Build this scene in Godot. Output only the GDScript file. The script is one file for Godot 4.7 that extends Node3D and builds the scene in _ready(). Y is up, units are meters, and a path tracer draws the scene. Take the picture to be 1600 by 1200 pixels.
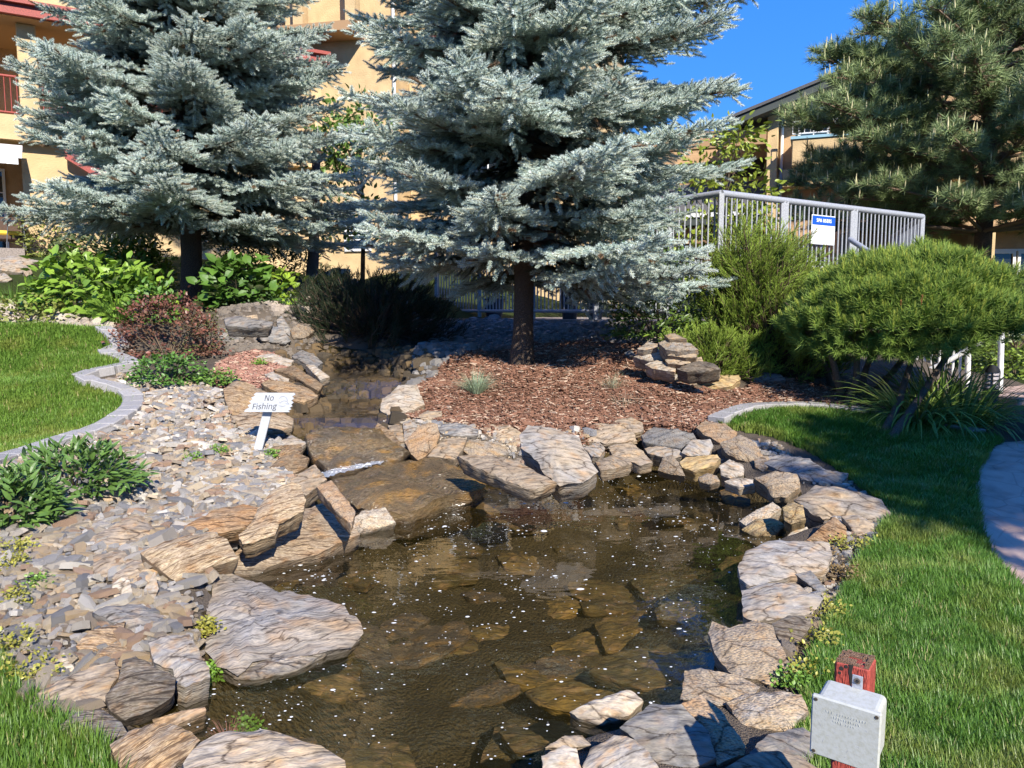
extends Node3D

const PITCH := 0.09599
const FOCAL := 1202.0
const EYE := Vector3(0, 1.6, 0)

var M := {}
var numbers := {}
var rng := RandomNumberGenerator.new()
var nz := FastNoiseLite.new()
var nz2 := FastNoiseLite.new()


func _ready():
	var cam := Camera3D.new()
	cam.name = "camera"
	add_child(cam)
	cam.position = EYE
	cam.rotation = Vector3(-PITCH, 0, 0)
	cam.fov = 2.0 * rad_to_deg(atan(600.0 / FOCAL))
	cam.near = 0.05
	cam.far = 900.0
	cam.current = true
	var env := Environment.new()
	env.tonemap_mode = Environment.TONE_MAPPER_LINEAR
	env.tonemap_exposure = 1.7
	env.background_mode = Environment.BG_SKY
	var skm := ProceduralSkyMaterial.new()
	skm.sky_top_color = Color(0.14, 0.42, 0.82)
	skm.sky_horizon_color = Color(0.37, 0.67, 0.96)
	skm.sky_curve = 0.20
	skm.sky_energy_multiplier = 0.95
	skm.ground_bottom_color = Color(0.20, 0.22, 0.16)
	skm.ground_horizon_color = Color(0.42, 0.52, 0.58)
	skm.sun_angle_max = 12.0
	var sky := Sky.new()
	sky.sky_material = skm
	env.sky = sky
	env.ambient_light_source = Environment.AMBIENT_SOURCE_SKY
	env.sdfgi_enabled = true
	env.ssao_enabled = true
	env.ssil_enabled = true
	var we := WorldEnvironment.new()
	we.name = "world_environment"
	we.environment = env
	add_child(we)
	var sun := DirectionalLight3D.new()
	sun.name = "sun"
	sun.light_color = Color(1.0, 0.97, 0.915)
	sun.light_energy = 1.6
	sun.light_angular_distance = 0.5
	sun.shadow_enabled = true
	add_child(sun)
	var az := deg_to_rad(20.0)
	var el := deg_to_rad(34.0)
	sun.look_at_from_position(Vector3.ZERO, -Vector3(sin(az) * cos(el), sin(el), cos(az) * cos(el)), Vector3.UP)

	rng.seed = 20240611
	nz.seed = 5
	nz.frequency = 1.0
	nz.fractal_octaves = 3
	nz2.seed = 11
	nz2.frequency = 1.0
	nz2.fractal_octaves = 2
	materials()
	terrain_control()
	terrain_meshes()
	buildings()
	railings()
	rocks()
	water()
	edging()
	trees()
	shrubs()
	scatter_ground()
	lawns()
	small_things()


# ---------------------------------------------------------------- names and labels
func numbered(parent: Node, called: String) -> String:
	var key := str(parent.get_instance_id()) + called
	var k: int = numbers.get(key, 0)
	numbers[key] = k + 1
	return called if k == 0 else "%s_%03d" % [called, k]


func tag(o: Node, label: String, category := "", group := "", kind := "") -> Node:
	if label:
		o.set_meta("label", label)
	if category:
		o.set_meta("category", category)
	if group:
		o.set_meta("group", group)
	if kind:
		o.set_meta("kind", kind)
	return o


func base(called: String, at: Vector3, parent: Node = null) -> Node3D:
	var p: Node = parent if parent else self
	var o := Node3D.new()
	o.name = numbered(p, called)
	p.add_child(o)
	o.position = at
	return o


func mi(called: String, mesh: Mesh, mat: Material, parent: Node = null) -> MeshInstance3D:
	var p: Node = parent if parent else self
	var o := MeshInstance3D.new()
	o.name = numbered(p, called)
	o.mesh = mesh
	o.material_override = mat
	p.add_child(o)
	return o


func mm(called: String, mesh: Mesh, mat: Material, xf: Array, cols: Array, parent: Node = null) -> MultiMeshInstance3D:
	var p: Node = parent if parent else self
	var m := MultiMesh.new()
	m.transform_format = MultiMesh.TRANSFORM_3D
	m.use_colors = true
	m.mesh = mesh
	m.instance_count = xf.size()
	for i in xf.size():
		m.set_instance_transform(i, xf[i])
		m.set_instance_color(i, cols[i])
	var o := MultiMeshInstance3D.new()
	o.name = numbered(p, called)
	o.multimesh = m
	o.material_override = mat
	o.set_meta("kind", "stuff")
	p.add_child(o)
	return o


# the nearest `most` of the transforms as parts of their own, the rest as one
func pieces(called: String, rest: String, mesh: Mesh, mats: Array, many: Material, xf: Array, cols: Array, parent: Node, most: int):
	var order := range(xf.size())
	var eye := EYE
	order.sort_custom(func(a, b):
		var sa: float = xf[a].basis.x.length() / (xf[a].origin.distance_to(eye) + 0.01)
		var sb: float = xf[b].basis.x.length() / (xf[b].origin.distance_to(eye) + 0.01)
		return sa > sb)
	var x2 := []
	var c2 := []
	for k in order.size():
		var i: int = order[k]
		if k < most:
			var o := mi(called, mesh, mats[i % mats.size()], parent)
			o.transform = parent.global_transform.affine_inverse() * xf[i] if parent is Node3D and parent.is_inside_tree() else xf[i]
		else:
			x2.append(xf[i])
			c2.append(cols[i])
	if x2.size():
		mm(rest, mesh, many, x2, c2, parent)


# ---------------------------------------------------------------- pixels to places
func ray(px: float, py: float) -> Vector3:
	var cx := (px - 800.0) / FOCAL
	var cy := (600.0 - py) / FOCAL
	return Vector3(cx, cy * cos(PITCH) - sin(PITCH), -cos(PITCH) - cy * sin(PITCH))


func at_d(px: float, py: float, d: float) -> Vector3:
	var r := ray(px, py)
	return EYE + r * (d / -r.z)


func gp(px: float, py: float, h: float) -> Vector3:
	var r := ray(px, py)
	return EYE + r * ((h - EYE.y) / r.y)


# where the ray through a pixel of the photograph meets the ground (or the pond's surface)
func hit(px: float, py: float, carved := false) -> Vector3:
	var r := ray(px, py)
	r = r / -r.z
	var d := 1.2
	var prev := 1.2
	while d < 60.0:
		var p := EYE + r * d
		var h := ground(p.x, p.z) if carved else maxf(hbase(p.x, p.z), 0.0)
		if p.y < h:
			var lo := prev
			var hi := d
			for k in 8:
				var m := (lo + hi) * 0.5
				p = EYE + r * m
				h = ground(p.x, p.z) if carved else maxf(hbase(p.x, p.z), 0.0)
				if p.y < h:
					hi = m
				else:
					lo = m
			return EYE + r * hi
		prev = d
		d += 0.06 + d * 0.01
	return EYE + r * 60.0


func pxs(s: String) -> Array:
	var out := []
	for w in s.split(" ", false):
		var t := w.split(",")
		out.append(Vector2(float(t[0]), float(t[1])))
	return out


func world_poly(s: String) -> PackedVector2Array:
	var out := PackedVector2Array()
	for p in pxs(s):
		var q := hit(p.x, p.y)
		out.append(Vector2(q.x, q.z))
	return out


# ---------------------------------------------------------------- meshes
class MB:
	var v := PackedVector3Array()
	var n := PackedVector3Array()
	var uv := PackedVector2Array()
	var c := PackedColorArray()
	var idx := PackedInt32Array()
	var col := Color.WHITE

	# a, b, c counter-clockwise from outside
	func tri(p: Vector3, q: Vector3, r: Vector3):
		var nn := (q - p).cross(r - p).normalized()
		var k := v.size()
		v.append(p); v.append(r); v.append(q)
		for i in 3:
			n.append(nn)
			c.append(col)
		uv.append(Vector2(p.x + p.z, p.y)); uv.append(Vector2(r.x + r.z, r.y)); uv.append(Vector2(q.x + q.z, q.y))
		idx.append(k); idx.append(k + 1); idx.append(k + 2)

	# a thin face lit as part of the rounded spray that it belongs to
	func thin(p: Vector3, q: Vector3, r: Vector3, nn: Vector3):
		if (q - p).cross(r - p).dot(nn) < 0:
			var s := q
			q = r
			r = s
		var k := v.size()
		tri(p, q, r)
		for i in 3:
			n[k + i] = nn

	func quad(p: Vector3, q: Vector3, r: Vector3, s: Vector3):
		tri(p, q, r)
		tri(p, r, s)

	func hull8(b: Array):
		quad(b[0], b[1], b[2], b[3])
		quad(b[7], b[6], b[5], b[4])
		for i in 4:
			var j := (i + 1) % 4
			quad(b[i], b[i + 4], b[j + 4], b[j])

	# box with chamfered edges, t places its centre
	func box(t: Transform3D, size: Vector3, ch := 0.0):
		var h := size * 0.5
		if ch <= 0.0:
			var b := []
			for y in [-h.y, h.y]:
				for k in [[-1, -1], [1, -1], [1, 1], [-1, 1]]:
					b.append(t * Vector3(k[0] * h.x, y, k[1] * h.z))
			hull8(b)
			return
		var ax := [Vector3.RIGHT, Vector3.UP, Vector3.BACK]
		for a in 3:
			for s in [-1.0, 1.0]:
				var i := (a + 1) % 3
				var j := (a + 2) % 3
				var o: Vector3 = ax[a] * h[a] * s
				var u: Vector3 = ax[i] * (h[i] - ch)
				var w: Vector3 = ax[j] * (h[j] - ch)
				if s > 0:
					quad(t * (o - u - w), t * (o + u - w), t * (o + u + w), t * (o - u + w))
				else:
					quad(t * (o - u + w), t * (o + u + w), t * (o + u - w), t * (o - u - w))
		for a in 3:
			var i := (a + 1) % 3
			var j := (a + 2) % 3
			for s in [-1.0, 1.0]:
				for r in [-1.0, 1.0]:
					var l: Vector3 = ax[a] * (h[a] - ch)
					var p: Vector3 = ax[i] * h[i] * s + ax[j] * (h[j] - ch) * r
					var q: Vector3 = ax[i] * (h[i] - ch) * s + ax[j] * h[j] * r
					if s * r > 0:
						quad(t * (p - l), t * (q - l), t * (q + l), t * (p + l))
					else:
						quad(t * (q - l), t * (p - l), t * (p + l), t * (q + l))
		for sx in [-1.0, 1.0]:
			for sy in [-1.0, 1.0]:
				for sz in [-1.0, 1.0]:
					var p := Vector3(h.x * sx, (h.y - ch) * sy, (h.z - ch) * sz)
					var q := Vector3((h.x - ch) * sx, h.y * sy, (h.z - ch) * sz)
					var r := Vector3((h.x - ch) * sx, (h.y - ch) * sy, h.z * sz)
					if sx * sy * sz > 0:
						tri(t * p, t * q, t * r)
					else:
						tri(t * p, t * r, t * q)

	# smooth tube along points
	func tube(pts: Array, radii: Array, sides := 6, caps := true, rough := 0.0):
		var start := v.size()
		var side := Vector3.RIGHT
		var acc := 0.0
		for i in pts.size():
			var a: Vector3 = pts[maxi(i - 1, 0)]
			var b: Vector3 = pts[mini(i + 1, pts.size() - 1)]
			var d := (b - a).normalized()
			if i == 0:
				side = d.cross(Vector3(0.31, 0.17, 0.93)).normalized()
			side = (side - d * side.dot(d)).normalized()
			var up := d.cross(side)
			if i > 0:
				acc += (pts[i] as Vector3).distance_to(pts[i - 1])
			for k in sides + 1:
				var th := TAU * k / sides
				var o := side * cos(th) + up * sin(th)
				var rr: float = radii[i] * (1.0 + rough * sin(th * 3.0 + i * 1.7) + rough * 0.7 * sin(th * 5.0 - i * 2.3))
				v.append(pts[i] + o * rr)
				n.append(o)
				uv.append(Vector2(float(k) / sides, acc))
				c.append(col)
		for i in pts.size() - 1:
			for k in sides:
				var p := start + i * (sides + 1) + k
				var q := p + sides + 1
				for w in [p, q, p + 1, p + 1, q, q + 1]:
					idx.append(w)
		if caps:
			for e in [0, pts.size() - 1]:
				var ring := []
				for k in sides:
					ring.append(v[start + e * (sides + 1) + k])
				for k in range(1, sides - 1):
					if e == 0:
						tri(ring[0], ring[k + 1], ring[k])
					else:
						tri(ring[0], ring[k], ring[k + 1])

	# extruded outline in the xy plane (counter-clockwise), from z0 to z1
	func prism(t: Transform3D, outline: PackedVector2Array, z0: float, z1: float):
		var tr := Geometry2D.triangulate_polygon(outline)
		for k in range(0, tr.size(), 3):
			var p := outline[tr[k]]
			var q := outline[tr[k + 1]]
			var r := outline[tr[k + 2]]
			if (q - p).cross(r - p) < 0:
				var s := q
				q = r
				r = s
			tri(t * Vector3(p.x, p.y, z1), t * Vector3(q.x, q.y, z1), t * Vector3(r.x, r.y, z1))
			tri(t * Vector3(p.x, p.y, z0), t * Vector3(r.x, r.y, z0), t * Vector3(q.x, q.y, z0))
		var ccw := not Geometry2D.is_polygon_clockwise(outline)
		for i in outline.size():
			var a := outline[i]
			var b := outline[(i + 1) % outline.size()]
			if not ccw:
				var s := a
				a = b
				b = s
			quad(t * Vector3(a.x, a.y, z0), t * Vector3(b.x, b.y, z0), t * Vector3(b.x, b.y, z1), t * Vector3(a.x, a.y, z1))

	func mesh() -> ArrayMesh:
		var a := []
		a.resize(Mesh.ARRAY_MAX)
		a[Mesh.ARRAY_VERTEX] = v
		a[Mesh.ARRAY_NORMAL] = n
		a[Mesh.ARRAY_TEX_UV] = uv
		a[Mesh.ARRAY_COLOR] = c
		a[Mesh.ARRAY_INDEX] = idx
		var m := ArrayMesh.new()
		if v.size():
			m.add_surface_from_arrays(Mesh.PRIMITIVE_TRIANGLES, a)
		return m


func box_mesh(size: Vector3, ch := 0.0, centre := Vector3.ZERO) -> ArrayMesh:
	var b := MB.new()
	b.box(Transform3D(Basis(), centre), size, ch)
	return b.mesh()


func bar(a: Vector3, b: Vector3, r: float, sides := 8) -> ArrayMesh:
	var m := MB.new()
	m.tube([a, b], [r, r], sides)
	return m.mesh()


func facing(dir: Vector3, roll := 0.0) -> Basis:
	# a basis whose y axis runs along dir
	var y := dir.normalized()
	var x := y.cross(Vector3(0.13, 0.37, 0.92)).normalized()
	x = x.rotated(y, roll)
	return Basis(x, y, x.cross(y))


func rr(a: float, b: float) -> float:
	return rng.randf_range(a, b)


func shade(a: Color, b: Color, t: float, jitter := 0.0) -> Color:
	var c := a.lerp(b, clampf(t, 0, 1))
	var k := 1.0 + rr(-jitter, jitter)
	return Color(c.r * k, c.g * k, c.b * k)


# ---------------------------------------------------------------- materials
func flat(r: float, g: float, b: float, rough := 0.8, spec := 0.5) -> StandardMaterial3D:
	var m := StandardMaterial3D.new()
	m.albedo_color = Color(r, g, b).linear_to_srgb()
	m.roughness = rough
	m.metallic_specular = spec
	return m


func noise_tex(seed_: int, freq: float, octaves: int, stops: Array, kind := FastNoiseLite.TYPE_SIMPLEX_SMOOTH, warp := 0.0, size := 512, stretch := 1) -> NoiseTexture2D:
	var f := FastNoiseLite.new()
	f.seed = seed_
	f.noise_type = kind
	f.frequency = freq
	f.fractal_octaves = octaves
	f.fractal_type = FastNoiseLite.FRACTAL_FBM if octaves > 1 else FastNoiseLite.FRACTAL_NONE
	if kind == FastNoiseLite.TYPE_CELLULAR:
		f.cellular_return_type = FastNoiseLite.RETURN_DISTANCE2_SUB
	if warp > 0.0:
		f.domain_warp_enabled = true
		f.domain_warp_amplitude = warp
		f.domain_warp_frequency = freq * 0.6
	var t := NoiseTexture2D.new()
	t.width = size
	t.height = size / stretch
	t.seamless = true
	t.noise = f
	if stops.size():
		var g := Gradient.new()
		var offs := PackedFloat32Array()
		var cols := PackedColorArray()
		for s in stops:
			offs.append(s[0])
			cols.append(s[1])
		g.offsets = offs
		g.colors = cols
		t.color_ramp = g
	return t


func grey(x: float) -> Color:
	return Color(x, x, x)


func textured(m: StandardMaterial3D, tex: Texture2D, scale: Vector3, triplanar := true, world := false) -> StandardMaterial3D:
	m.albedo_texture = tex
	m.uv1_scale = scale
	m.uv1_triplanar = triplanar
	m.uv1_world_triplanar = world
	return m


func relief(m: StandardMaterial3D, tex: Texture2D, cm: float) -> StandardMaterial3D:
	m.heightmap_enabled = true
	m.heightmap_texture = tex
	m.heightmap_scale = cm
	return m


func vcol(m: StandardMaterial3D) -> StandardMaterial3D:
	m.vertex_color_use_as_albedo = true
	return m


func leaf(back := 0.5, rough := 0.55, spec := 0.35) -> StandardMaterial3D:
	var m := vcol(flat(1, 1, 1, rough, spec))
	m.backlight_enabled = true
	m.backlight = Color(back, back, back * 0.7)
	m.cull_mode = BaseMaterial3D.CULL_DISABLED
	return m


func leaf_of(c: Color, back := 0.5, rough := 0.5) -> StandardMaterial3D:
	var m := flat(c.r, c.g, c.b, rough, 0.4)
	m.backlight_enabled = true
	m.backlight = Color(back, back, back * 0.7)
	m.cull_mode = BaseMaterial3D.CULL_DISABLED
	return m


func materials():
	var fine := noise_tex(3, 0.05, 4, [[0.0, grey(0.62)], [0.5, grey(0.86)], [1.0, grey(1.0)]])
	var fine_h := noise_tex(4, 0.06, 5, [])
	var streak := noise_tex(21, 0.026, 6, [[0.0, Color(0.60, 0.58, 0.57)], [0.34, Color(0.82, 0.80, 0.77)], [0.45, Color(0.94, 0.92, 0.89)], [0.52, Color(0.86, 0.84, 0.82)], [0.66, Color(0.99, 0.96, 0.92)], [1.0, Color(0.80, 0.78, 0.76)]], FastNoiseLite.TYPE_SIMPLEX_SMOOTH, 14.0)
	var stripe := noise_tex(27, 0.030, 5, [[0.0, Color(0.42, 0.38, 0.35)], [0.36, Color(0.62, 0.55, 0.48)], [0.44, Color(1.0, 0.95, 0.86)], [0.52, Color(0.62, 0.54, 0.46)], [0.6, Color(1.0, 0.96, 0.9)], [0.7, Color(0.70, 0.64, 0.58)], [1.0, Color(0.95, 0.9, 0.82)]], FastNoiseLite.TYPE_SIMPLEX_SMOOTH, 14.0)
	var streak_h := noise_tex(22, 0.034, 6, [], FastNoiseLite.TYPE_SIMPLEX, 10.0)
	var speck := noise_tex(31, 0.09, 3, [[0.0, Color(0.45, 0.42, 0.4)], [0.42, grey(0.8)], [0.6, Color(1, 0.98, 0.95)], [1.0, Color(0.7, 0.6, 0.5)]])
	M.rock = relief(textured(vcol(flat(1, 1, 1, 0.82, 0.4)), streak, Vector3(0.65, 0.8, 1), false), streak_h, 0.5)
	M.rock_striped = relief(textured(vcol(flat(1, 1, 1, 0.8, 0.4)), stripe, Vector3(0.4, 1.1, 1), false), streak_h, 0.6)
	M.rock_speckled = relief(textured(vcol(flat(1, 1, 1, 0.85, 0.4)), speck, Vector3.ONE, false), fine_h, 0.8)
	var cracks := noise_tex(23, 0.009, 1, [[0.0, Color(0.50, 0.47, 0.45)], [0.018, Color(0.74, 0.72, 0.7)], [0.04, Color(0.95, 0.94, 0.93)], [0.3, grey(1.0)], [1.0, Color(0.93, 0.9, 0.86)]], FastNoiseLite.TYPE_CELLULAR, 38.0)
	for m in [M.rock, M.rock_speckled, M.rock_striped]:
		m.detail_enabled = true
		m.detail_albedo = cracks
		m.detail_blend_mode = BaseMaterial3D.BLEND_MODE_MUL
	M.rock_wet = relief(textured(vcol(flat(1, 1, 1, 0.13, 0.6)), streak, Vector3.ONE, false), streak_h, 1.3)
	M.chip = relief(textured(vcol(flat(1, 1, 1, 0.85, 0.35)), streak, Vector3(6, 12, 12)), streak_h, 0.5)
	M.soil = relief(textured(flat(0.13, 0.095, 0.065, 0.95, 0.2), fine, Vector3(2.3, 2.3, 2.3), true, true), fine_h, 2.0)
	M.gravel_soil = relief(textured(flat(0.20, 0.17, 0.14, 0.95, 0.2), speck, Vector3(3, 3, 3), true, true), fine_h, 2.0)
	M.mulch_soil = relief(textured(flat(0.13, 0.066, 0.042, 0.95, 0.2), fine, Vector3(3, 3, 3), true, true), fine_h, 2.0)
	M.lawn_soil = relief(textured(flat(0.062, 0.085, 0.024, 0.95, 0.2), fine, Vector3(2, 2, 2), true, true), fine_h, 2.0)
	M.pond_bed = relief(textured(flat(0.075, 0.056, 0.022, 0.9, 0.3), speck, Vector3(1.1, 1.1, 1.1), true, true), fine_h, 3.0)
	var joints := noise_tex(41, 0.012, 1, [[0.0, grey(0.5)], [0.04, grey(0.85)], [0.1, grey(0.98)], [1.0, grey(1.0)]], FastNoiseLite.TYPE_CELLULAR, 0.0, 1024)
	var joint_c := noise_tex(41, 0.012, 1, [[0.0, Color(0.86, 0.84, 0.84)], [0.02, Color(0.91, 0.9, 0.9)], [0.045, grey(0.98)], [1.0, grey(1.0)]], FastNoiseLite.TYPE_CELLULAR, 0.0, 1024)
	M.path = relief(textured(flat(0.62, 0.46, 0.36, 0.8, 0.3), joint_c, Vector3(0.3, 0.3, 0.3), true, true), joints, 0.5)
	M.path.detail_enabled = true
	M.path.detail_albedo = noise_tex(44, 0.02, 5, [[0.0, Color(0.72, 0.70, 0.70)], [0.5, Color(0.92, 0.90, 0.9)], [1.0, Color(1, 1, 1)]])
	M.path.detail_blend_mode = BaseMaterial3D.BLEND_MODE_MUL
	M.stucco = relief(textured(flat(0.62, 0.455, 0.25, 0.92, 0.2), noise_tex(8, 0.006, 4, [[0.0, grey(0.88)], [1.0, grey(1.0)]]), Vector3(0.6, 0.6, 0.6), true, true), fine_h, 0.8)
	M.stucco_dark = relief(textured(flat(0.56, 0.37, 0.21, 0.92, 0.2), noise_tex(8, 0.006, 4, [[0.0, grey(0.86)], [1.0, grey(1.0)]]), Vector3(0.6, 0.6, 0.6), true, true), fine_h, 0.8)
	M.soffit = flat(0.34, 0.21, 0.11, 0.85)
	M.red_paint = textured(flat(0.42, 0.075, 0.055, 0.6), fine, Vector3(1, 1, 1))
	M.post_red = relief(textured(flat(0.46, 0.085, 0.06, 0.62, 0.4), noise_tex(61, 0.018, 4, [[0.0, grey(0.6)], [0.5, grey(0.92)], [1.0, Color(1, 1, 1)]], FastNoiseLite.TYPE_SIMPLEX, 8.0), Vector3(14, 2.2, 14)), noise_tex(62, 0.03, 4, []), 0.35)
	M.raw_wood = relief(textured(flat(0.34, 0.22, 0.15, 0.9, 0.2), speck, Vector3(9, 9, 3)), fine_h, 0.6)
	M.shingle = relief(textured(flat(0.17, 0.175, 0.19, 0.9, 0.2), speck, Vector3(1.6, 3.0, 1.6), true, true), fine_h, 1.5)
	M.dark_trim = flat(0.045, 0.055, 0.05, 0.6)
	M.white_trim = flat(0.74, 0.74, 0.72, 0.5)
	M.blue_trim = flat(0.25, 0.42, 0.5, 0.5)
	M.glass_dark = flat(0.015, 0.018, 0.02, 0.06, 0.6)
	M.dark_room = flat(0.025, 0.02, 0.016, 0.9)
	M.metal = textured(flat(0.46, 0.48, 0.52, 0.42, 0.5), fine, Vector3(2, 2, 2))
	M.metal_dark = flat(0.10, 0.105, 0.115, 0.5)
	M.black_metal = flat(0.018, 0.018, 0.02, 0.45)
	M.lamp_glass = flat(0.55, 0.5, 0.5, 0.35)
	M.sign_white = textured(flat(0.50, 0.52, 0.55, 0.55, 0.4), noise_tex(71, 0.01, 3, [[0.0, grey(0.88)], [1.0, grey(1.0)]]), Vector3(3, 12, 3))
	M.ink = flat(0.07, 0.075, 0.09, 0.7)
	M.ink_pale = flat(0.34, 0.34, 0.37, 0.7)
	M.sign_blue = flat(0.01, 0.08, 0.42, 0.45)
	M.sign_pink = flat(0.82, 0.52, 0.52, 0.6)
	M.paper_white = flat(0.84, 0.84, 0.86, 0.5)
	M.plastic = relief(textured(flat(0.47, 0.48, 0.45, 0.55, 0.45), noise_tex(81, 0.02, 4, [[0.0, Color(0.91, 0.90, 0.86)], [0.45, Color(0.97, 0.965, 0.95)], [1.0, grey(1.0)]]), Vector3(5, 5, 5)), fine_h, 0.02)
	M.steel = flat(0.6, 0.6, 0.6, 0.35)
	M.steel.metallic = 0.9
	M.screw = flat(0.22, 0.18, 0.14, 0.4)
	M.screw.metallic = 0.7
	M.rubble = flat(0.25, 0.24, 0.22, 0.9)
	M.paver = relief(textured(vcol(flat(1, 1, 1, 0.88, 0.3)), speck, Vector3(4, 4, 4)), fine_h, 0.6)
	M.deck = textured(flat(0.36, 0.30, 0.26, 0.85), fine, Vector3(1, 1, 1))
	M.pot = flat(0.03, 0.032, 0.036, 0.5)
	M.wicker = relief(flat(0.07, 0.038, 0.024, 0.7), fine_h, 0.8)
	M.cushion = flat(0.80, 0.55, 0.05, 0.8)
	M.awning = flat(0.62, 0.58, 0.56, 0.8)
	M.bark = relief(textured(vcol(flat(1, 1, 1, 0.92, 0.2)), noise_tex(91, 0.03, 4, [[0.0, Color(0.35, 0.33, 0.32)], [0.5, grey(0.75)], [0.78, Color(0.95, 0.9, 0.85)], [1.0, Color(1, 1, 1)]]), Vector3(3, 4, 1), false), noise_tex(92, 0.04, 4, []), 3.0)
	M.needle = leaf(0.22, 0.55, 0.35)
	M.leaf = leaf(0.55, 0.42, 0.45)
	M.grass = leaf(0.62, 0.42, 0.4)
	M.dry = vcol(flat(1, 1, 1, 0.9, 0.2))
	M.stone = relief(textured(vcol(flat(1, 1, 1, 0.85, 0.35)), speck, Vector3(5, 5, 5)), fine_h, 0.5)
	M.foam = flat(0.68, 0.69, 0.68, 0.5)
	var water := StandardMaterial3D.new()
	water.transparency = BaseMaterial3D.TRANSPARENCY_ALPHA
	water.albedo_color = Color(0.24, 0.20, 0.075, 0.25)
	water.roughness = 0.03
	water.metallic_specular = 0.42
	water.normal_enabled = true
	var nt := noise_tex(101, 0.011, 3, [])
	nt.as_normal_map = true
	nt.bump_strength = 3.0
	water.normal_texture = nt
	water.normal_scale = 0.16
	water.uv1_scale = Vector3(0.55, 0.9, 1)
	M.water = water
	var brook: StandardMaterial3D = water.duplicate()
	brook.albedo_color = Color(0.12, 0.09, 0.04, 0.12)
	brook.normal_scale = 0.7
	brook.metallic_specular = 0.6
	brook.uv1_scale = Vector3(2.4, 1.1, 1)
	M.brook = brook
	var white := StandardMaterial3D.new()
	white.transparency = BaseMaterial3D.TRANSPARENCY_ALPHA
	white.albedo_color = Color(0.86, 0.9, 0.95, 0.34)
	white.roughness = 0.3
	M.white_water = white


# ---------------------------------------------------------------- the ground's shape
const GX0 := -10.0
const GD0 := -2.0
const GS := 0.1
const GNX := 210
const GND := 250
var hgrid := PackedFloat32Array()
var pond_grid := PackedFloat32Array()
var creek_grid := PackedFloat32Array()
var ctrl := []
var pond_poly := PackedVector2Array()
var creek_poly := PackedVector2Array()


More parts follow.
